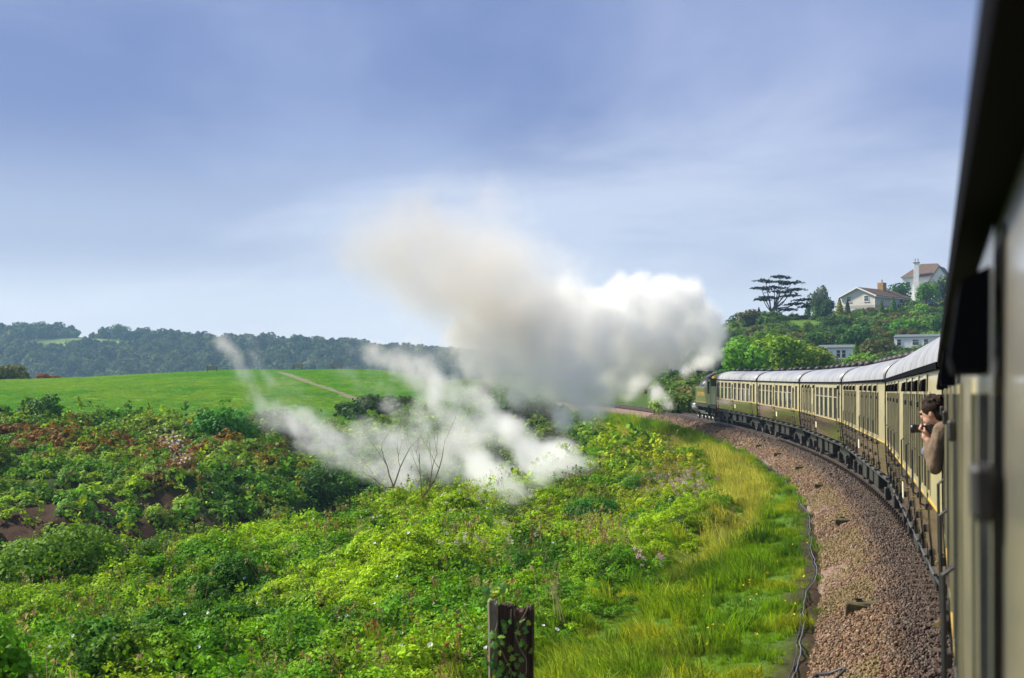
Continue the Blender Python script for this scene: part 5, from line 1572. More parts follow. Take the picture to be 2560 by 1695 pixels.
# ------------------------------------------------------------------ old sleeper post with ivy
pw = mat('weathered_timber', (0.13, 0.105, 0.08), 0.85, 0.2, noise=((18, 18, 1.5), (0.26, 0.22, 0.17), 0.35, 0.75), bump=((40, 40, 2.5), 0.7, 0.02))
pw2 = mat('shaded_timber', (0.045, 0.026, 0.018), 0.7, 0.3, noise=((14, 14, 1.2), (0.11, 0.05, 0.03), 0.4, 0.75), bump=((36, 36, 2.5), 0.7, 0.02))  # left timber's wood darkened: the post's shaded side is put into the colour
PD = 15.0
pb = px(1278, 1505, PD)
gz = float(ground(pb[:1], pb[1:2])[0])
post = empty('ivy_post', (pb[0], pb[1], gz - 0.2))
tag(post, 'weathered timber post wrapped in ivy at the bottom of the view', 'post')
ht = pb[2] - gz + 0.2
def plank(x0, x1, y0, y1, h, m, seed):
    bm = bmesh.new(); bmesh.ops.create_cube(bm, size=1)
    bmesh.ops.subdivide_edges(bm, edges=bm.edges[:], cuts=5, use_grid_fill=True)
    rr = random.Random(seed)
    for v in bm.verts:
        v.co = Vector(((x0 + x1) / 2 + v.co.x * (x1 - x0), (y0 + y1) / 2 + v.co.y * (y1 - y0), (v.co.z + .5) * h))
        v.co += Vector((rr.gauss(0, .005), rr.gauss(0, .005), rr.gauss(0, .012) if v.co.z > h * .9 else 0))
        if v.co.z > h - .01: v.co.z -= 0.03 * rr.random()
    bmesh.ops.bevel(bm, geom=[e for e in bm.edges if e.calc_face_angle(0) > 1.0], offset=0.008, segments=1, affect='EDGES')
    b = MB(); b.bm(bm); return b.build('timber', m, post)
plank(-0.215, -0.13, -0.14, 0.12, ht + 0.03, pw, 1)
plank(-0.125, 0.02, -0.06, 0.14, ht - 0.02, pw2, 2)
plank(0.03, 0.15, -0.15, 0.08, ht - 0.05, pw2, 3)
plank(0.155, 0.215, -0.05, 0.12, ht - 0.04, pw2, 4)
ivl = tree_leaf('ivy_leaf', (0.12, 0.25, 0.06)); ivl2 = tree_leaf('ivy_leaf_young', (0.24, 0.36, 0.05))
def ivy_mesh(m):
    pts = [(0, -0.5), (0.32, -0.62), (0.62, -0.2), (0.34, 0.05), (0.42, 0.42), (0.12, 0.32), (0, 0.75), (-0.12, 0.32), (-0.42, 0.42), (-0.34, 0.05), (-0.62, -0.2), (-0.32, -0.62)]
    b = MB(); b.add([(0, 0, 0.06)] + [(x, y, -0.05 * abs(x)) for x, y in pts], [(0, 1 + i, 1 + (i + 1) % len(pts)) for i in range(len(pts))])
    me = b.mesh('ivy_leaf'); me.materials.append(m)
    at = me.attributes.new('lv', 'FLOAT', 'POINT'); at.data.foreach_set('value', [0.5] * len(me.vertices)); return me
im = [ivy_mesh(ivl), ivy_mesh(ivl2)]
ir = random.Random(4)
for k in range(120):
    t = ir.random()
    if t < .55: x, y, z = ir.gauss(-0.13, .08), -0.16 - ir.random() * .05, ht - 0.15 - ir.random() * 1.3
    elif t < .8: x, y, z = ir.gauss(0.08, .07), -0.17 - ir.random() * .04, ht - 0.08 - ir.random() * 1.2
    elif t < .9: x, y, z = ir.gauss(-0.14, .07), ir.gauss(0, .08), ht + 0.03 + ir.random() * .14
    else: x, y, z = -0.235 - ir.random() * .03, ir.gauss(-.05, .06), ht - 0.2 - ir.random() * 1.2
    o = bpy.data.objects.new('ivy_leaf', im[0 if ir.random() < .6 else 1]); COL.objects.link(o); o.parent = post
    o.location = (x, y, z); s = ir.uniform(.042, .075); o.scale = (s, s, s)
    o.rotation_euler = (R(75) + ir.gauss(0, .45), ir.gauss(0, .5), ir.gauss(0, .6))
for k in range(3):
    b = MB(); x = [-.19, -.05, .1][k]; pts = [(x + .06 * math.sin(i * 1.3 + k), -0.16 - .01 * k, ht - .05 - i * .12) for i in range(12)]
    b.tube(pts, .006, 5); b.build('ivy_stem', pw, post)

# ------------------------------------------------------------------ benches on the pasture
bench_m = mat('bench_wood', (0.30, 0.25, 0.19), 0.8, 0.2)
bench_d = mat('bench_dark', (0.06, 0.05, 0.04), 0.8, 0.2)
def bench(x, d, rz, lab):
    o = empty('bench', at_d(x, d, 0.0), (0, 0, rz)); tag(o, lab, 'bench', 'benches on the pasture')
    for k in range(3):
        b = MB(); b.box(-0.85, 0.85, -0.25 + k * .16, -0.12 + k * .16, 0.43, 0.47); b.build('seat_slat', bench_d, o)
    for k in range(3):
        b = MB(); b.box(-0.85, 0.85, 0.27 + k * .02, 0.31 + k * .02, 0.58 + k * .15, 0.69 + k * .15); b.build('back_slat', bench_m, o)
    for x0 in (-0.75, 0.69):
        b = MB(); b.box(x0, x0 + .06, -0.22, -0.16, 0, 0.43); b.build('leg', bench_d, o)
        b = MB(); b.box(x0, x0 + .06, 0.20, 0.26, 0, 0.95); b.build('leg', bench_d, o)
        b = MB(); b.box(x0, x0 + .06, -0.28, 0.18, 0.62, 0.66); b.build('armrest', bench_d, o)
bench(530, 232, R(8), 'wooden bench standing on the open pasture near its skyline')
bench(744, 244, R(-12), 'pale bench on the pasture skyline, seen through steam')
bench(842, 246, R(20), 'distant dark bench on the pasture skyline right of the pale bench')

# ------------------------------------------------------------------ houses
white = mat('white_render', (0.86, 0.86, 0.85), 0.7, 0.3, noise=((1, 1, 1), (0.68, 0.68, 0.66), 0.4, 0.8))
creamw = mat('cream_render', (0.66, 0.62, 0.56), 0.75, 0.3, noise=((1, 1, 1), (0.58, 0.54, 0.48), 0.4, 0.8))
bandm = mat('band_render', (0.42, 0.39, 0.36), 0.8, 0.2)
tile_b = mat('brown_tiles', (0.095, 0.055, 0.035), 0.8, 0.25, noise=((1.2, 1.2, 1.2), (0.16, 0.10, 0.04), 0.4, 0.7), bump=((3, 9, 3), 0.6, 0.05))
tile_g = mat('lichened_tiles', (0.12, 0.105, 0.085), 0.85, 0.2, noise=((1.0, 1.0, 1.0), (0.20, 0.10, 0.07), 0.4, 0.7), bump=((3, 9, 3), 0.6, 0.05))
brickm = mat('buff_brick', (0.40, 0.24, 0.10), 0.85, 0.2, noise=((4, 4, 4), (0.28, 0.17, 0.08), 0.4, 0.7))
wpaint = mat('white_trim', (0.80, 0.80, 0.79), 0.5, 0.4)
hglass = mat('house_glass', (0.05, 0.06, 0.07), 0.08, 0.6)
dkroof = mat('grey_roof_sheet', (0.13, 0.15, 0.15), 0.6, 0.3)
def hwin(root, c, n, w, h, name='window'):
    """a framed window at c on a wall whose outward normal is n (horizontal)"""
    n = Vector(n).normalized(); t = Vector((0, 0, 1)).cross(n)
    M = Matrix((t, n, (0, 0, 1))).transposed()
    f = MB(); c = Vector(c)
    for dx, dz, sx, sz in ((-w / 2, 0, .09, h), (w / 2, 0, .09, h), (0, h / 2, w + .09, .09), (0, -h / 2, w + .09, .12), (0, 0.1 * h, w, .06)):
        f.obox(c + t * dx + Vector((0, 0, dz)) + n * 0.02, (sx, 0.07, sz), M)
    fo = f.build(name, wpaint, root)
    p = MB(); p.obox(c + n * 0.003, (w, 0.03, h), M); p.build('pane', hglass, fo)
    s = MB(); s.obox(c + Vector((0, 0, -h / 2 - .09)) + n * .06, (w + .25, .14, .06), M); s.build('sill', bandm, fo)
def gable_roof(root, x0, x1, y0, y1, ze, zr, m, over=0.5, th=0.16, fascia=True):
    """ridge along y"""
    xm = (x0 + x1) / 2; sl = (zr - ze) / (xm - x0)
    b = MB()
    for sg in (1, -1):
        xe = x0 - over if sg > 0 else x1 + over
        zee = ze - over * sl
        b.add([(xe, y0 - over, zee), (xe, y1 + over, zee), (xm, y1 + over, zr), (xm, y0 - over, zr), (xe, y0 - over, zee + th), (xe, y1 + over, zee + th), (xm, y1 + over, zr + th), (xm, y0 - over, zr + th)],
              [(0, 1, 2, 3), (7, 6, 5, 4), (0, 4, 5, 1), (1, 5, 6, 2), (3, 2, 6, 7), (0, 3, 7, 4)])
    ro = b.build('roof', m, root)
    if fascia:
        for sg in (1, -1):
            xe = x0 - over if sg > 0 else x1 + over
            f = MB(); f.add([(xe, y0 - over - .06, ze - over * sl - .12), (xm, y0 - over - .06, zr - .12), (xm, y0 - over - .06, zr + th + .03), (xe, y0 - over - .06, ze - over * sl + th + .03),
                             (xe, y0 - over - .01, ze - over * sl - .12), (xm, y0 - over - .01, zr - .12), (xm, y0 - over - .01, zr + th + .03), (xe, y0 - over - .01, ze - over * sl + th + .03)],
                            [(0, 1, 2, 3), (4, 7, 6, 5), (0, 4, 5, 1), (3, 2, 6, 7), (0, 3, 7, 4), (1, 5, 6, 2)])
            f.build('barge_board', wpaint, ro)
            f = MB(); f.box(min(xe, xe - sg * .08), max(xe, xe - sg * .08), y0 - over, y1 + over, ze - over * sl - .16, ze - over * sl - .005); f.build('fascia', wpaint, ro)
    return ro
def walls(root, x0, x1, y0, y1, z0, ze, zr, m, nm='wall'):
    """gabled block, ridge along y"""
    xm = (x0 + x1) / 2; b = MB()
    b.prism([(x0, z0), (x1, z0), (x1, ze), (xm, zr), (x0, ze)], y0, y1)
    return b.build(nm, m, root)
# cream house: local -y faces the gable that looks towards the viewer's left
h1 = empty('cream_house', at_d(2106, 400, -0.8), (0, 0, R(-42))); h1.scale = (1.25, 1.25, 1.12)
tag(h1, 'cream two-storey gabled house with brown tiled roof on the hillside', 'house')
walls(h1, 0, 7.8, 0, 14.5, -1.5, 5.6, 7.5, creamw)
gable_roof(h1, 0, 7.8, 0, 14.5, 5.6, 7.5, tile_b, 0.55)
b = MB(); b.box(-0.03, 7.83, -0.03, 14.53, 2.7, 3.4); b.build('rendered_band', bandm, h1)
for c, w, h in (((1.7, -0.02, 4.9), 1.1, 1.3), ((5.8, -0.02, 4.9), 1.1, 1.3), ((5.8, -0.02, 1.4), 1.0, 1.6)):
    hwin(h1, c, (0, -1, 0), w, h)
hwin(h1, (7.82, 3.4, 4.4), (1, 0, 0), 0.6, 0.8)
b = MB(); b.tube([(7.75, -.1, -1), (7.75, -.1, 5.6)], .07, 6); b.build('downpipe', wpaint, h1)
ch = MB(); ch.box(3.2, 4.6, 9.4, 10.9, 6.8, 9.3, .04); co = ch.build('chimney', brickm, h1)
q = MB(); q.lathe((3.9, 10.1, 9.3), (0, 0, 1), [(0, .22), (.5, .18), (.55, .22), (.7, .2)], 8); q.build('chimney_pot', bandm, co)
b = MB(); b.box(7.8, 9.6, 6.0, 14.4, 2.75, 2.95); bo = b.build('balcony', wpaint, h1)
for k in range(9):
    b = MB(); b.box(9.5, 9.56, 6.05 + k, 6.12 + k, 2.95, 3.95); b.build('baluster', wpaint, bo)
b = MB(); b.box(9.48, 9.58, 6.0, 14.4, 3.95, 4.03); b.build('handrail', wpaint, bo)
for y in (8.0, 11.0):
    hwin(h1, (7.84, y, 4.35), (1, 0, 0), 1.8, 2.0)
b = MB(); b.box(7.9, 15.5, 11.8, 15.2, 2.45, 2.7); cpo = b.build('carport_roof', wpaint, h1)
for x, y in ((9.2, 11.9), (12.2, 11.9), (15.2, 11.9), (15.2, 15.0)):
    b = MB(); b.box(x, x + .35, y, y + .3, -1.2, 2.45); b.build('carport_pillar', brickm, cpo)
st = MB()
for k in range(10):
    st.box(7.9 + k * 0.0, 8.9, 4.0 + k * .3, 4.3 + k * .3, 0.1 + k * .28, 0.24 + k * .28)
st.build('outside_stair', bandm, h1)
# car below the carport
car = empty('parked_car', (0, 0, 0)); car.parent = None
cm = h1.matrix_basis
car.location = (Matrix.Translation(h1.location) @ Matrix.Rotation(R(-42), 4, 'Z') @ Vector((17.1, 15.7, 0.0)))[:]
car.location.z = float(ground(np.array([car.location.x]), np.array([car.location.y]))[0])
car.rotation_euler = (0, 0, R(-42)); tag(car, 'dark blue car parked under the carport beside the cream house', 'car')
cb = mat('blue_paint', (0.02, 0.05, 0.22), 0.25, 0.6, coat=0.6)
b = MB(); b.prism([(-.8, .3), (.8, .3), (.85, .8), (.72, .9), (.6, 1.35), (-.6, 1.35), (-.72, .9), (-.85, .8)], -2.0, 2.0); b.build('body', cb, car)
b = MB(); b.prism([(-.66, .93), (.66, .93), (.57, 1.3), (-.57, 1.3)], -2.02, -1.99); b.build('windscreen', hglass, car)
for x in (-.75, .75):
    for y in (-1.25, 1.25):
        b = MB(); b.lathe((x, y, .32), (1 if x > 0 else -1, 0, 0), [(0, .31), (.15, .31), (.15, .0)], 14); b.build('wheel', rubber, car)
# white house
h2 = empty('white_house', at_d(2258, 452, -0.8), (0, 0, R(-28))); h2.scale = (1.1, 1.1, 1.0)
tag(h2, 'white rendered house with tall chimney and lichened hipped roof on the hilltop', 'house')
b = MB(); b.box(0, 11, 0, 9, -2, 9.0); b.build('wall', white, h2)
b = MB(); o_ = .5
b.add([(-o_, -o_, 8.9), (11 + o_, -o_, 8.9), (11 + o_, 9 + o_, 8.9), (-o_, 9 + o_, 8.9), (4.0, 4.5, 13.2), (8.5, 4.5, 13.2)], [(0, 1, 5, 4), (1, 2, 5), (2, 3, 4, 5), (3, 0, 4), (0, 3, 2, 1)])
b.build('roof', tile_g, h2)
ch = MB(); ch.box(3.2, 4.6, -0.7, 0.25, -2, 13.4, .03); co = ch.build('chimney', white, h2)
for dx in (0.5, 1.25):
    q = MB(); q.lathe((3.0 + dx, -.2, 13.4), (0, 0, 1), [(0, .2), (.7, .16), (.75, .2), (.9, .2)], 8); q.build('chimney_pot', bandm, co)
q = MB(); q.box(3.1, 4.7, -.8, .35, 13.05, 13.35); q.build('chimney_cap', dkroof, co)
walls(h2, 8.2, 13.5, -4.5, 2.0, -2, 7.2, 11.4, white, 'gable_wing')
gable_roof(h2, 8.2, 13.5, -4.5, 2.0, 7.2, 11.4, tile_g, .35, .16, False)
ch = MB(); ch.box(12.4, 13.3, 1.0, 2.0, 8.0, 12.6); ch.build('side_chimney', white, h2)
walls(h2, 15.0, 21.0, -1, 7.0, -2, 7.0, 10.5, white, 'side_wing')
gable_roof(h2, 15.0, 21.0, -1, 7.0, 7.0, 10.5, tile_b, .4, .16, False)
for c, n_, w, h in (((1.5, -0.02, 6.8), (0, -1, 0), 1.2, 1.5), ((6.5, -0.02, 6.6), (0, -1, 0), 1.2, 1.5), ((6.5, -0.02, 3.2), (0, -1, 0), 1.2, 1.5), ((10.85, -4.52, 6.4), (0, -1, 0), 1.4, 1.5), ((10.85, -4.52, 3.0), (0, -1, 0), 1.4, 1.5), ((-0.02, 4.5, 6.5), (-1, 0, 0), 1.2, 1.5), ((18, -1.02, 5.8), (0, -1, 0), 1.6, 1.4)):
    hwin(h2, c, n_, w, h)
# mobile homes
def mobile_home(name, loc, rz, L, lab, deck):
    o = empty(name, loc, (0, 0, rz)); tag(o, lab, 'mobile home', 'white mobile homes on the hillside')
    b = MB(); b.box(0, L, 0, 3.8, 0.5, 2.9); b.build('wall', white, o)
    b = MB(); b.box(0.05, L - .05, 0.06, 3.74, -1.2, 0.5); b.build('skirting', wpaint, o)
    b = MB(); b.prism([(-.15, 2.85), (1.9, 3.35), (3.95, 2.85), (3.95, 2.98), (1.9, 3.5), (-.15, 2.98)], -.15, L + .15, 'x'); b.build('roof', dkroof, o)
    for c, w, h in deck['win']:
        hwin(o, (c, -.02, 1.85 if h < 1.8 else 1.55), (0, -1, 0), w, h, 'window' if h < 1.8 else 'door')
    hwin(o, (-.02, 1.9, 1.8), (-1, 0, 0), 1.8, 1.1)
    if deck.get('rail'):
        b = MB(); b.box(-3.2, -.1, -.6, 3.2, 0.25, .42); dk = b.build('deck', wpaint, o)
        for k in range(11):
            b = MB(); b.box(-3.2 + k * .3, -3.13 + k * .3, -.6, -.54, .42, 1.3); b.build('baluster', wpaint, dk)
        b = MB(); b.box(-3.2, -.1, -.62, -.52, 1.3, 1.38); b.build('handrail', wpaint, dk)
        b = MB(); b.box(-3.25, -.1, -.66, -.61, -1.4, .42); b.build('deck_skirt', wpaint, dk)
mobile_home('mobile_home', at_d(2236, 300, 0.3), R(-26), 13.0, 'upper white mobile home with railed deck, above the coaches', dict(win=[(1.0, .9, 1.3), (4.2, 1.3, 1.2), (6.2, .9, 1.9), (8.6, .7, 1.2)], rail=True))
mobile_home('mobile_home', at_d(2046, 258, -0.5), R(-22), 6.0, 'lower white mobile home behind the second and third coaches', dict(win=[(2.2, .5, .9), (3.4, .7, 1.4), (4.3, .7, 1.4)]))
# bungalow by the line
h3 = empty('bungalow', at_d(1690, 218, -0.4), (0, 0, R(28)))
tag(h3, 'white bungalow with small gable, half veiled by steam left of the engine', 'house')
b = MB(); b.box(-2.2, 3.0, 2.0, 6.0, -1, 3.6); b.build('wall', white, h3)
b = MB(); b.box(-2.6, 3.2, 1.6, 6.4, 3.6, 3.85); b.build('roof_edge', wpaint, h3)
b = MB(); b.prism([(-2.6, 3.86), (3.2, 3.86), (2.4, 4.6), (-1.8, 4.6)], 1.8, 6.2); b.build('roof', dkroof, h3)
walls(h3, 1.6, 4.4, 0, 4, -1, 3.2, 4.5, white, 'gable_wing')
gable_roof(h3, 1.6, 4.4, 0, 4, 3.2, 4.5, wpaint, .35, .12)
hwin(h3, (3.0, -.02, 1.9), (0, -1, 0), 1.0, 1.2); hwin(h3, (-.5, 1.98, 2.0), (0, -1, 0), 1.2, 1.2)
# lamp post on the site road
lampo = empty('street_lamp', at_d(2159, 240, -0.2)); tag(lampo, 'small white street lamp beside the lower mobile home', 'lamp post')
lz = float(px(2159, 890, 240)[2]) - lampo.location.z
b = MB(); b.tube([(0, 0, 0), (0, 0, lz)], [.09, .06], 8); b.build('pole', wpaint, lampo)
b = MB(); b.box(-.25, .45, -.14, .14, lz, lz + .16, .03); b.build('lamp_head', wpaint, lampo)

# ------------------------------------------------------------------ people
skin = mat('skin', (0.62, 0.36, 0.26), 0.5, 0.4, noise=((30, 30, 30), (0.55, 0.29, 0.21), 0.4, 0.7))
hairm = mat('hair', (0.016, 0.010, 0.007), 0.6, 0.15, noise=((60, 60, 60), (0.05, 0.03, 0.016), 0.4, 0.7), bump=((140, 140, 50), 0.9, 0.01))
jack = mat('brown_jacket', (0.15, 0.105, 0.07), 0.85, 0.15, noise=((18, 18, 18), (0.20, 0.15, 0.105), 0.4, 0.7), bump=((26, 26, 9), 0.7, 0.03))
denim = mat('denim', (0.12, 0.16, 0.21), 0.9, 0.1, noise=((40, 40, 40), (0.20, 0.25, 0.30), 0.4, 0.7))
lensm = mat('camera_black', (0.014, 0.014, 0.016), 0.35, 0.5)
overall = mat('navy_overalls', (0.025, 0.03, 0.05), 0.9, 0.1)
def ell(mb, c, r, n=14, M=None):
    bm = bmesh.new(); bmesh.ops.create_uvsphere(bm, u_segments=n, v_segments=n // 2 + 2, radius=1.0)
    X = Matrix.Translation(c) @ (M.to_4x4() if M else Matrix()) @ Matrix.Diagonal((*r, 1))
    mb.bm(bm, X)
def caps(mb, pts, rad):
    """a tapering limb with round ends"""
    mb.tube(pts, rad, 12)
    for p, r in zip(pts, rad): ell(mb, p, (r, r, r), 12)
def fleshy(mb, name, m, parent, vox, smooth=6):
    o = mb.build(name, m, parent, True)
    rm = o.modifiers.new('one_surface', 'REMESH'); rm.mode = 'VOXEL'; rm.voxel_size = vox; rm.use_smooth_shade = True
    sm = o.modifiers.new('soften', 'SMOOTH'); sm.factor = 0.5; sm.iterations = smooth
    return o
# frame of the near coach: a forward, b out from the side, z up
near_end = P0
def cf(a, b, z):
    """a metres back from the forward end of the near coach, b metres out from its side"""
    h = R(heads[0]); fw = np.array([math.sin(h), math.cos(h)]); lf = np.array([-fw[1], fw[0]])
    p = P0 - fw * (a + 0.27) + lf * b
    return Vector((p[0], p[1], z))
AB = 2.2                                                         # the open window nearest the coach end
boy = empty('person', cf(AB, -0.2, 1.23)[:])
boy.rotation_euler = (0, 0, math.pi / 2 - R(heads[0]))             # local x forward, y out of the window
tag(boy, 'boy in a brown jacket leaning out of a coach window with a camera', 'person')
z0 = boy.location.z
def L(a, b, z): return (-(a - AB), b + 0.2 + 0.045, z - z0)               # same frame, local to the boy
# head looks out (+b) and a little forward
HC = Vector(L(AB, 0.055, 2.85)); look = Vector((0.45, 0.88, -0.28)).normalized(); upv = Vector((0.0, 0.18, 1)); sidev = look.cross(upv).normalized(); upv = sidev.cross(look)
HM = Matrix((sidev, look, upv)).transposed()
def hp(x, y, z): return HC + HM @ Vector((x, y, z))
bd = MB()
ell(bd, HC, (0.074, 0.092, 0.092), 18, HM)                        # skull
ell(bd, hp(0, 0.028, -0.05), (0.060, 0.066, 0.066), 16, HM)       # jaw and cheeks
ell(bd, hp(0, 0.085, -0.085), (0.022, 0.018, 0.018), 10, HM)      # chin
ell(bd, hp(0, 0.103, -0.022), (0.012, 0.018, 0.022), 10, HM)      # nose
ell(bd, hp(0, 0.094, 0.012), (0.045, 0.012, 0.010), 10, HM)       # brow
ell(bd, hp(0, 0.092, -0.055), (0.024, 0.010, 0.008), 8, HM)       # lips
for sx in (-1, 1):
    ell(bd, hp(0.074 * sx, -0.008, -0.018), (0.010, 0.020, 0.032), 10, HM)   # ears
caps(bd, [hp(0, -0.02, -0.06)[:], L(AB - .01, -0.03, 2.70)], [0.048, 0.05])
# right hand under the lens, five curled fingers
hand = Vector(L(AB + 0.02, 0.115, 2.665))
ell(bd, hand, (0.034, 0.030, 0.040), 12)
for k in range(4):
    q = hand + Vector((0.030 - 0.020 * k, 0.018, 0.03))
    l = [0.030, 0.036, 0.034, 0.026][k]
    caps(bd, [q[:], (q + Vector((0, 0.026, l * .7)))[:], (q + Vector((0, 0.012, l * 1.5)))[:]], [0.0088, 0.0080, 0.0072])
caps(bd, [(hand + Vector((-0.03, -0.01, 0.01)))[:], (hand + Vector((-0.045, 0.0, 0.035)))[:], (hand + Vector((-0.035, 0.01, 0.058)))[:]], [0.0105, 0.0095, 0.0085])
caps(bd, [hand[:], L(AB + .06, 0.075, 2.60)], [0.026, 0.027])
hand2 = Vector(L(AB - 0.07, 0.10, 2.70))                           # other hand on the far side of the lens
ell(bd, hand2, (0.030, 0.028, 0.036), 12)
for k in range(5):
    q = hand2 + Vector((0.012, 0.016 - .012 * k, 0.024)); caps(bd, [q[:], (q + Vector((0.02, 0.006, 0.022)))[:], (q + Vector((0.034, 0.004, 0.01)))[:]], [0.0085, 0.0078, 0.007])
caps(bd, [hand2[:], L(AB - .12, 0.02, 2.62)], [0.026, 0.03])
caps(bd, [L(AB - .01, -0.05, 2.68), L(AB, -0.22, 2.35), L(AB, -0.30, 1.95), L(AB, -0.32, 1.80)], [0.07, 0.12, 0.115, 0.11])   # trunk
for sx in (-1, 1):
    caps(bd, [L(AB + .09 * sx, -0.32, 1.82), L(AB + .10 * sx, -0.28, 1.52), L(AB + .10 * sx, -0.31, 1.29)], [0.075, 0.055, 0.038])
body = fleshy(bd, 'body', skin, boy, 0.0065, 4)
ey = MB()
for sx in (-1, 1): ell(ey, hp(0.030 * sx, 0.088, -0.004), (0.012, 0.008, 0.008), 8, HM)
ey.build('eyes', lensm, body)
hr_ = MB()
ell(hr_, hp(0, -0.014, 0.022), (0.088, 0.101, 0.090), 18, HM)
ell(hr_, hp(0, -0.052, -0.030), (0.074, 0.062, 0.072), 16, HM)
hh = random.Random(8)
for k in range(60):
    t, f = hh.uniform(0, 6.28), hh.uniform(0.05, 1.35)
    d = Vector((math.sin(f) * math.cos(t), math.sin(f) * math.sin(t), math.cos(f)))
    if d.y > 0.72: continue
    p = hp(d.x * .086, d.y * .098 - .014, d.z * .088 + .022)
    dn = (HM @ Vector((d.x, d.y + .35, d.z + .35))).normalized()
    caps(hr_, [p[:], (p + dn * hh.uniform(.004, .012))[:]], [0.012, 0.007])
fleshy(hr_, 'hair', hairm, body, 0.0055, 3)
jk = MB()
caps(jk, [L(AB - .01, -0.045, 2.71), L(AB, -0.20, 2.42), L(AB, -0.29, 2.02), L(AB, -0.31, 1.78)], [0.072, 0.135, 0.14, 0.135])
caps(jk, [L(AB + .10, -0.03, 2.70), L(AB - .12, -0.06, 2.70)], [0.078, 0.075])
# near arm: shoulder, elbow on the sill, forearm up to the lens
caps(jk, [L(AB + .12, -0.005, 2.70), L(AB + .17, 0.045, 2.56), L(AB + .19, 0.05, 2.44)], [0.074, 0.060, 0.052])
caps(jk, [L(AB + .19, 0.055, 2.45), L(AB + .12, 0.085, 2.54), L(AB + .065, 0.09, 2.605)], [0.052, 0.047, 0.040])
caps(jk, [L(AB - .13, -0.03, 2.69), L(AB - .20, 0.04, 2.50), L(AB - .13, 0.03, 2.61)], [0.07, 0.055, 0.04])
tor = Vector(L(AB - .005, -0.02, 2.745))                           # collar
for k in range(14):
    a = 2 * math.pi * k / 14; p = tor + Vector((math.cos(a) * .068, math.sin(a) * .062, .01 * math.sin(a * 2))); ell(jk, p, (0.022, 0.022, 0.030), 8)
fleshy(jk, 'jacket', jack, body, 0.008, 3)
tr_ = MB()
for sx in (-1, 1):
    caps(tr_, [L(AB + .09 * sx, -0.32, 1.84), L(AB + .10 * sx, -0.28, 1.52), L(AB + .10 * sx, -0.31, 1.33)], [0.088, 0.066, 0.055])
fleshy(tr_, 'trousers', denim, body, 0.012, 3)
# the camera he holds
cam_o = empty('camera_with_long_lens', L(AB, 0.0, 0.0)); cam_o.location = cf(AB - 0.02, 0.145, 2.715); cam_o.rotation_euler = (0, 0, math.pi / 2 - R(heads[0]) + R(-8))
tag(cam_o, 'black camera with a long lens held by the leaning boy', 'camera')
b = MB(); b.box(-0.05, 0.05, -0.055, -0.005, -0.032, 0.035, .008); b.box(-.02, .02, -.055, -.01, .035, .05, .005); b.build('camera_body', lensm, cam_o)
b = MB(); b.lathe((0, -0.005, 0), (0, 1, 0), [(0, .026), (.03, .026), (.032, .030), (.095, .030), (.098, .034), (.125, .034), (.125, .027), (.115, .025)], 20); b.build('lens_barrel', lensm, cam_o, True)
b = MB(); b.lathe((0, .112, 0), (0, 1, 0), [(0, .025), (.003, .02), (.005, .002)], 16); b.build('lens_glass', glassm, cam_o, True)
# someone in denim beside him: only an elbow comes out
p2 = empty('person', cf(AB, -0.45, 1.23)[:], (0, 0, math.pi / 2 - R(heads[0])))
tag(p2, 'passenger in denim whose sleeve shows below the boy in the window', 'person')
def L2(a, b, z): return (-(a - AB), b + 0.45 + 0.06, z - z0)
b = MB(); caps(b, [L2(AB - .16, -0.42, 1.3), L2(AB - .16, -0.42, 1.8), L2(AB - .16, -.42, 2.25), L2(AB - .16, -.40, 2.5), L2(AB - .16, -.38, 2.58)], [.07, .12, .15, .10, .05])
ell(b, L2(AB - .16, -.38, 2.70), (.075, .092, .11), 16); ell(b, L2(AB - .16, -.285, 2.69), (.012, .015, .02), 8)
caps(b, [L2(AB - .14, -.33, 2.42), L2(AB - .12, -.10, 2.42), L2(AB - .08, 0.0, 2.52)], [.06, .05, .035])
b2 = fleshy(b, 'body', skin, p2, 0.012, 3)
b = MB(); caps(b, [L2(AB - .16, -0.42, 1.75), L2(AB - .16, -.42, 2.25), L2(AB - .16, -.40, 2.46)], [.14, .165, .12])
caps(b, [L2(AB - .14, -.33, 2.44), L2(AB - .11, -.02, 2.50), L2(AB - .05, 0.085, 2.545)], [.075, .06, .050]); fleshy(b, 'denim_jacket', denim, b2, 0.01, 3)
b = MB(); ell(b, L2(AB - .16, -.39, 2.72), (.085, .10, .105), 14); fleshy(b, 'hair', hairm, b2, .01, 2)
# fireman in the cab
LM = Matrix.Translation(loco.location) @ loco.rotation_euler.to_matrix().to_4x4()
fm_ = empty('person', (LM @ Vector((-2.75, 0.95, 1.30)))[:], loco.rotation_euler)
tag(fm_, 'crewman in dark overalls standing in the locomotive cab opening', 'person')
b = MB()
for sx in (-.1, .1): caps(b, [(sx, 0, 0.05), (sx, 0, .45), (sx * .9, 0, .85)], [.05, .06, .085])
caps(b, [(0, 0, .88), (0, .02, 1.15), (0, .02, 1.36), (0, .03, 1.46)], [.14, .16, .13, .055])
for sx in (-1, 1): caps(b, [(.2 * sx, .02, 1.36), (.24 * sx, .1, 1.1), (.18 * sx, .28, 0.98)], [.06, .045, .035])
ell(b, (0, .04, 1.58), (.075, .092, .115), 16); ell(b, (0, .13, 1.56), (.012, .016, .02), 8)
fb = fleshy(b, 'body', skin, fm_, .014, 3)
b = MB()
for sx in (-.1, .1): caps(b, [(sx, 0, 0.10), (sx, 0, .45), (sx * .9, 0, .86)], [.065, .075, .10])
caps(b, [(0, 0, .88), (0, .02, 1.15), (0, .02, 1.36)], [.155, .175, .145])
for sx in (-1, 1): caps(b, [(.2 * sx, .02, 1.36), (.24 * sx, .1, 1.1), (.19 * sx, .24, 1.0)], [.072, .056, .045])
fleshy(b, 'overalls', overall, fb, .014, 3)
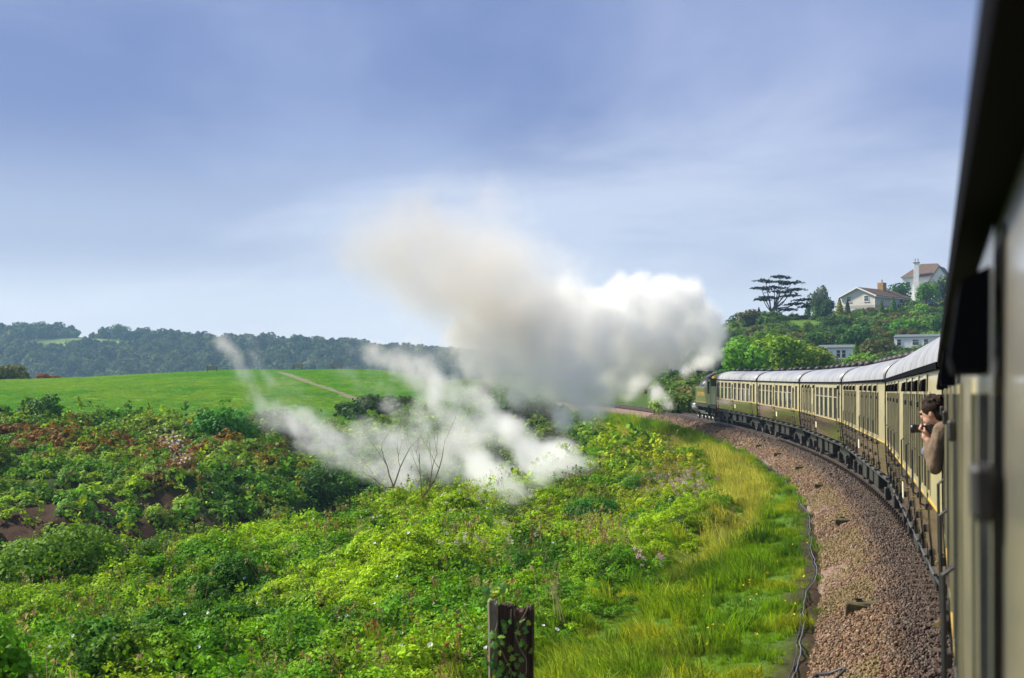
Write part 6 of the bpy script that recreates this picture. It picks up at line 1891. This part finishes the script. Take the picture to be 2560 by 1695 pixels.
b = MB(); ell(b, (0, .03, 1.65), (.085, .10, .06), 14); b.lathe((0, .11, 1.63), (0, 0, 1), [(0, .07), (.012, .06)], 10); b.build('cap', overall, fb, True)

# ------------------------------------------------------------------ steam and smoke from the locomotive
puffs = {'white': [], 'smoke': []}
def puff(kind, x, y, d, rpx, w=1.0): puffs[kind].append((*px(x, y, d), rpx * d / F, w))
for a in [(1762, 905, 124, 18, 1), (1775, 872, 123, 28, 1), (1772, 835, 122, 40, 1), (1750, 795, 121, 44, 1), (1778, 800, 121, 32, 1), (1705, 752, 119, 48, 1), (1665, 735, 118, 34, 1), (1650, 800, 118, 64, 1), (1700, 850, 119, 56, 1),
          (1620, 870, 117, 64, 1), (1570, 770, 116, 55, .9), (1550, 850, 115, 74, .95), (1530, 930, 114, 56, .9), (1480, 800, 113, 72, .85), (1450, 880, 111, 72, .9), (1460, 950, 108, 50, .85), (1445, 1000, 105, 36, .8), (1475, 1030, 103, 22, .7), (1590, 955, 120, 34, .8), (1640, 985, 124, 20, .7), (1660, 1010, 126, 12, .6), (1380, 900, 108, 62, .75), (1390, 820, 109, 66, .7), (1310, 880, 105, 55, .6), (1580, 985, 119, 22, .6), (1500, 990, 110, 34, .75), (1400, 960, 106, 50, .75), (1330, 950, 104, 44, .6), (1420, 1045, 101, 30, .7), (1540, 720, 115, 34, .7), (1600, 715, 117, 30, .8), (1430, 740, 111, 50, .6), (1735, 740, 120, 26, .9), (1742, 915, 122, 20, .8), (1722, 930, 123, 18, .7), (1765, 890, 123, 24, .8), (1300, 820, 106, 66, .68), (1220, 850, 104, 56, .62), (1160, 840, 103, 46, .55), (1210, 780, 104, 56, .5), (1250, 920, 103, 46, .6), (1360, 760, 108, 60, .55), (1180, 910, 101, 36, .5), (1300, 990, 101, 34, .5)]:
    puff('white', *a)
for a in [(1400, 720, 110, 80, .6), (1300, 720, 107, 105, 1), (1300, 830, 106, 95, 1.1), (1200, 720, 104, 105, 1.1), (1200, 810, 104, 85, 1), (1110, 720, 102, 90, 1), (1120, 640, 102, 100, .9), (1220, 620, 104, 85, .6), (1040, 640, 100, 95, .9), (960, 600, 98, 85, .8), (900, 640, 97, 65, .55), (1010, 550, 100, 80, .5), (1110, 550, 102, 80, .45), (880, 560, 97, 65, .4), (1330, 630, 108, 80, .45), (970, 690, 98, 70, .5), (930, 510, 98, 55, .25), (1080, 490, 101, 60, .22), (830, 600, 96, 60, .3), (1240, 920, 102, 60, .9), (1180, 880, 101, 50, .7), (1330, 950, 104, 60, 1), (1400, 970, 105, 55, 1), (870, 700, 97, 50, .25), (1200, 520, 103, 60, .2), (800, 540, 96, 45, .18), (860, 470, 97, 50, .16), (760, 620, 95, 50, .18), (1300, 560, 107, 60, .2), (1000, 1110, 88, 60, .34), (860, 1060, 90, 50, .3), (740, 990, 93, 50, .3), (1120, 1060, 91, 60, .4), (1060, 960, 97, 60, .4), (1220, 1120, 87, 55, .4), (1340, 1130, 86, 45, .36), (1200, 960, 100, 50, .5), (640, 920, 95, 40, .24)]:
    puff('smoke', *a)
strands = []                                                     # torn streamers over the cove: polylines with a half-width and a strength
def strand(pts, rpx, w): 
    q = [px(*p) for p in pts]
    for i in range(len(q) - 1):
        f = i / max(1, len(q) - 1)
        strands.append((q[i], q[i + 1], rpx * pts[i][2] / F * (0.8 + 0.4 * math.sin(2.2 * f + .5)), w))
near_bank = lambda x, y, r: (x, y, max(58.0, on_ground(x, y + r, 40, 130)[1] - 2.0))
strand([(560, 845, 97), (580, 890, 96), (605, 940, 95), (640, 1005, 93), (690, 1040, 92), (740, 1080, 90)], 30, .75)
strand([(630, 830, 97), (640, 880, 96), (670, 940, 95), (700, 1000, 93), (730, 1050, 91)], 26, .6)
strand([(700, 1030, 92), (753, 1087, 90), (816, 1118, 89), (886, 1150, 87), (956, 1185, 85), (1020, 1215, 83)], 34, 1.0)
strand([(728, 1038, 92), (800, 1075, 90), (860, 1100, 89), (940, 1101, 88), (1026, 1118, 88), (1131, 1118, 88), (1202, 1075, 89), (1272, 1083, 89)], 40, 1.05)
strand([(930, 1140, 87), (1010, 1165, 86), (1100, 1160, 86), (1190, 1150, 86), (1260, 1190, 83)], 44, .95)
strand([(940, 890, 99), (1000, 905, 98), (1050, 940, 97), (1090, 985, 95), (1120, 1030, 93), (1167, 1070, 91)], 44, .9)
strand([(1020, 860, 100), (1070, 900, 99), (1090, 960, 97), (1060, 1020, 94), (1050, 1080, 91)], 36, .8)
strand([(660, 950, 95), (746, 968, 94), (816, 990, 93), (880, 1010, 93)], 26, .45)
strand([(720, 880, 96), (800, 900, 96), (870, 940, 96), (900, 1000, 94), (880, 1060, 92)], 26, .45)
strand([(880, 860, 98), (940, 930, 97), (970, 990, 95), (990, 1060, 92)], 30, .55)
strand([(1110, 930, 101), (1160, 990, 98), (1220, 1030, 95), (1270, 1070, 92), (1310, 1120, 88)], 36, .9)
strand([(1230, 1040, 94), (1270, 1090, 90), (1310, 1130, 87), near_bank(1360, 1155, 30), near_bank(1410, 1165, 26), near_bank(1470, 1160, 18)], 36, 1.05)
strand([near_bank(1250, 1230, 24), near_bank(1290, 1215, 30), near_bank(1340, 1195, 30), near_bank(1400, 1170, 24)], 32, 1.0)
strand([(1190, 1140, 86), near_bank(1220, 1200, 30), near_bank(1260, 1245, 22)], 30, .9)
strand([(1436, 990, 106), (1470, 1020, 104), (1500, 1050, 103)], 26, .9)
strand([(1600, 950, 121), (1640, 985, 124), (1670, 1010, 127)], 18, .8)
strand([(1330, 960, 104), (1370, 1000, 103), (1410, 1040, 102)], 26, .7)
A_ = np.array(sum(puffs.values(), []))
lo = (A_[:, :3] - A_[:, 3:4] * 1.6).min(0); hi = (A_[:, :3] + A_[:, 3:4] * 1.6).max(0)
sp_ = np.array([q for s_ in strands for q in s_[:2]]); lo = np.minimum(lo, sp_.min(0) - 2.5); hi = np.maximum(hi, sp_.max(0) + 2.5)
VOX = 0.245
sm_mat = bpy.data.materials.new('steam'); sm_mat.use_nodes = True
nt = sm_mat.node_tree; nt.nodes.clear()
N = nt.nodes.new
vo = N('ShaderNodeOutputMaterial'); pv = N('ShaderNodeVolumePrincipled')
pv.inputs['Density'].default_value = 1.0
pv.inputs['Density Attribute'].default_value = 'density'
pv.inputs['Anisotropy'].default_value = 0.0
# soot greys the older, higher smoke on the downwind side
geo = N('ShaderNodeNewGeometry'); sp = N('ShaderNodeSeparateXYZ'); nt.links.new(geo.outputs['Position'], sp.inputs[0])
mz = N('ShaderNodeMapRange'); mz.inputs['From Min'].default_value = 3.0; mz.inputs['From Max'].default_value = 9.5; nt.links.new(sp.outputs['Z'], mz.inputs['Value'])
mx_ = N('ShaderNodeMapRange'); mx_.inputs['From Min'].default_value = 5.0; mx_.inputs['From Max'].default_value = -5.0; nt.links.new(sp.outputs['X'], mx_.inputs['Value'])
ml = N('ShaderNodeMath'); ml.operation = 'MULTIPLY'; nt.links.new(mz.outputs[0], ml.inputs[0]); nt.links.new(mx_.outputs[0], ml.inputs[1])
cr2 = N('ShaderNodeMix'); cr2.data_type = 'RGBA'
cr2.inputs[6].default_value = (0.998, 0.993, 0.975, 1); cr2.inputs[7].default_value = (0.86, 0.82, 0.765, 1)
nt.links.new(ml.outputs[0], cr2.inputs[0]); nt.links.new(cr2.outputs[2], pv.inputs['Color'])
nt.links.new(pv.outputs[0], vo.inputs['Volume'])
ng = bpy.data.node_groups.new('steam', 'GeometryNodeTree')
ng.interface.new_socket('Geometry', in_out='INPUT', socket_type='NodeSocketGeometry')
ng.interface.new_socket('Geometry', in_out='OUTPUT', socket_type='NodeSocketGeometry')
N = ng.nodes.new; Lk = ng.links.new
go = N('NodeGroupOutput'); N('NodeGroupInput')
pos = N('GeometryNodeInputPosition')
def gnoise(scale, det, rough, dist=0.0, seed=0.0, vec=None):
    n_ = N('ShaderNodeTexNoise'); n_.noise_dimensions = '4D'
    n_.inputs['W'].default_value = seed; n_.inputs['Scale'].default_value = scale; n_.inputs['Detail'].default_value = det; n_.inputs['Roughness'].default_value = rough; n_.inputs['Distortion'].default_value = dist
    Lk(vec or pos.outputs[0], n_.inputs['Vector']); return n_
def gmath(op, a, b=None):
    m_ = N('ShaderNodeMath'); m_.operation = op
    for i, v in enumerate((a, b)):
        if v is None: continue
        if isinstance(v, (int, float)): m_.inputs[i].default_value = v
        else: Lk(v, m_.inputs[i])
    return m_.outputs[0]
def warped(scale, amp, seed, det=4):
    """push the sample point about so that the puffs lose their roundness"""
    w1 = gnoise(scale, det, 0.58, 0, seed); s1 = N('ShaderNodeVectorMath'); s1.operation = 'SUBTRACT'; s1.inputs[1].default_value = (.5, .5, .5)
    Lk(w1.outputs['Color'], s1.inputs[0]); s2 = N('ShaderNodeVectorMath'); s2.operation = 'SCALE'; s2.inputs['Scale'].default_value = amp; Lk(s1.outputs[0], s2.inputs[0])
    s3 = N('ShaderNodeVectorMath'); s3.operation = 'ADD'; Lk(pos.outputs[0], s3.inputs[0]); Lk(s2.outputs[0], s3.inputs[1]); return s3.outputs[0]
def cloud(kind, vec, r0, r1):
    acc = None
    for cx, cy_, cz, r, w in puffs[kind]:
        d_ = N('ShaderNodeVectorMath'); d_.operation = 'DISTANCE'; Lk(vec, d_.inputs[0]); d_.inputs[1].default_value = (cx, cy_, cz)
        m_ = N('ShaderNodeMapRange'); m_.interpolation_type = 'SMOOTHSTEP'
        m_.inputs['From Min'].default_value = r * r0; m_.inputs['From Max'].default_value = r * r1; m_.inputs['To Min'].default_value = 0.0; m_.inputs['To Max'].default_value = w
        Lk(d_.outputs['Value'], m_.inputs['Value'])
        acc = m_.outputs[0] if acc is None else gmath('MAXIMUM', acc, m_.outputs[0])
    return acc
def remap(v, a, b, c, d):
    m_ = N('ShaderNodeMapRange'); Lk(v, m_.inputs['Value'])
    for k, x in zip(('From Min', 'From Max', 'To Min', 'To Max'), (a, b, c, d)): m_.inputs[k].default_value = x
    return m_.outputs[0]
# boiling white steam: crisp lobes
wv = warped(0.34, 3.4, 3.0, 8)
bil = gnoise(0.62, 8, 0.66, 0.3, 5.0)
billow = gmath('ABSOLUTE', gmath('SUBTRACT', bil.outputs[0], 0.5))
dw = gmath('SUBTRACT', cloud('white', wv, 1.7, 0.35), gmath('MULTIPLY', billow, 1.35))
dens = gmath('MULTIPLY', gmath('POWER', remap(dw, 0.06, 0.6, 0.0, 1.0), 1.2), 1.0)
# drifting smoke: soft and thin
ws = warped(0.16, 7.0, 9.0, 6)
sn = gnoise(0.30, 7, 0.6, 0.4, 11.0)
ds = gmath('SUBTRACT', cloud('smoke', ws, 2.7, 0.0), remap(sn.outputs[0], 0.32, 0.7, 0.0, 0.42))
dens = gmath('ADD', dens, gmath('MULTIPLY', gmath('POWER', remap(ds, 0.0, 1.0, 0.0, 1.0), 1.35), 0.42))
# torn rags over the cove
wr = warped(0.36, 3.6, 17.0, 8)
vr = N('ShaderNodeVectorRotate'); vr.rotation_type = 'Y_AXIS'; vr.inputs['Angle'].default_value = R(38); Lk(wr, vr.inputs['Vector'])
st_ = N('ShaderNodeVectorMath'); st_.operation = 'MULTIPLY'; st_.inputs[1].default_value = (1.5, 1.0, 0.55); Lk(vr.outputs[0], st_.inputs[0])
rn = gnoise(0.5, 8, 0.7, 0.6, 23.0, st_.outputs[0])
def vmath(op, a, b=None, scale=None):
    m_ = N('ShaderNodeVectorMath'); m_.operation = op
    for i, v in enumerate((a, b)):
        if v is None: continue
        if isinstance(v, (tuple, list, np.ndarray)): m_.inputs[i].default_value = tuple(float(k) for k in v)
        else: Lk(v, m_.inputs[i])
    if scale is not None: Lk(scale, m_.inputs['Scale'])
    return m_
acc = None
for p, q, r, w in strands:
    ab = q - p
    rel = vmath('SUBTRACT', wr, p).outputs[0]
    tt_ = N('ShaderNodeMath'); tt_.operation = 'DIVIDE'; tt_.use_clamp = True
    Lk(vmath('DOT_PRODUCT', rel, ab).outputs['Value'], tt_.inputs[0]); tt_.inputs[1].default_value = float(ab @ ab)
    foot = vmath('SCALE', tuple(ab), None, tt_.outputs[0]).outputs[0]
    d_ = vmath('DISTANCE', rel, foot).outputs['Value']
    m_ = N('ShaderNodeMapRange'); m_.interpolation_type = 'SMOOTHSTEP'; Lk(d_, m_.inputs['Value'])
    for k, x in zip(('From Min', 'From Max', 'To Min', 'To Max'), (r * 1.7, r * 0.1, 0.0, w)): m_.inputs[k].default_value = x
    acc = m_.outputs[0] if acc is None else gmath('MAXIMUM', acc, m_.outputs[0])
dr2 = gmath('SUBTRACT', acc, remap(rn.outputs[0], 0.32, 0.66, 0.0, 0.82))
dens = gmath('ADD', dens, gmath('MULTIPLY', gmath('POWER', remap(dr2, 0.0, 0.85, 0.0, 1.0), 1.3), 0.85))
vc = N('GeometryNodeVolumeCube')
vc.inputs['Min'].default_value = lo; vc.inputs['Max'].default_value = hi
for k, ax in enumerate('XYZ'): vc.inputs['Resolution ' + ax].default_value = max(8, int((hi[k] - lo[k]) / VOX))
Lk(dens, vc.inputs['Density'])
smn = N('GeometryNodeSetMaterial'); smn.inputs['Material'].default_value = sm_mat
Lk(vc.outputs[0], smn.inputs[0]); Lk(smn.outputs[0], go.inputs[0])
sme = bpy.data.meshes.new('steam'); sme.from_pydata([(0, 0, 0)], [], [])
so = meshobj('steam_plume', sme, sm_mat)
md = so.modifiers.new('steam', 'NODES'); md.node_group = ng
tag(so, 'white steam and grey-brown smoke drifting left from the locomotive', 'steam', kind='stuff')

# ------------------------------------------------------------------ the hazy air
hz_ = MB(); hz_.box(-760, 420, -30, 1420, -26, 78)
hm = bpy.data.materials.new('haze'); hm.use_nodes = True
nt = hm.node_tree; nt.nodes.clear()
ho = nt.nodes.new('ShaderNodeOutputMaterial'); hv = nt.nodes.new('ShaderNodeVolumePrincipled')
hv.inputs['Color'].default_value = (0.42, 0.68, 1.0, 1); hv.inputs['Density'].default_value = 0.0002; hv.inputs['Anisotropy'].default_value = 0.2
nt.links.new(hv.outputs[0], ho.inputs['Volume'])
tag(hz_.build('haze', hm), 'thin blue haze in the distance', 'haze', kind='stuff')
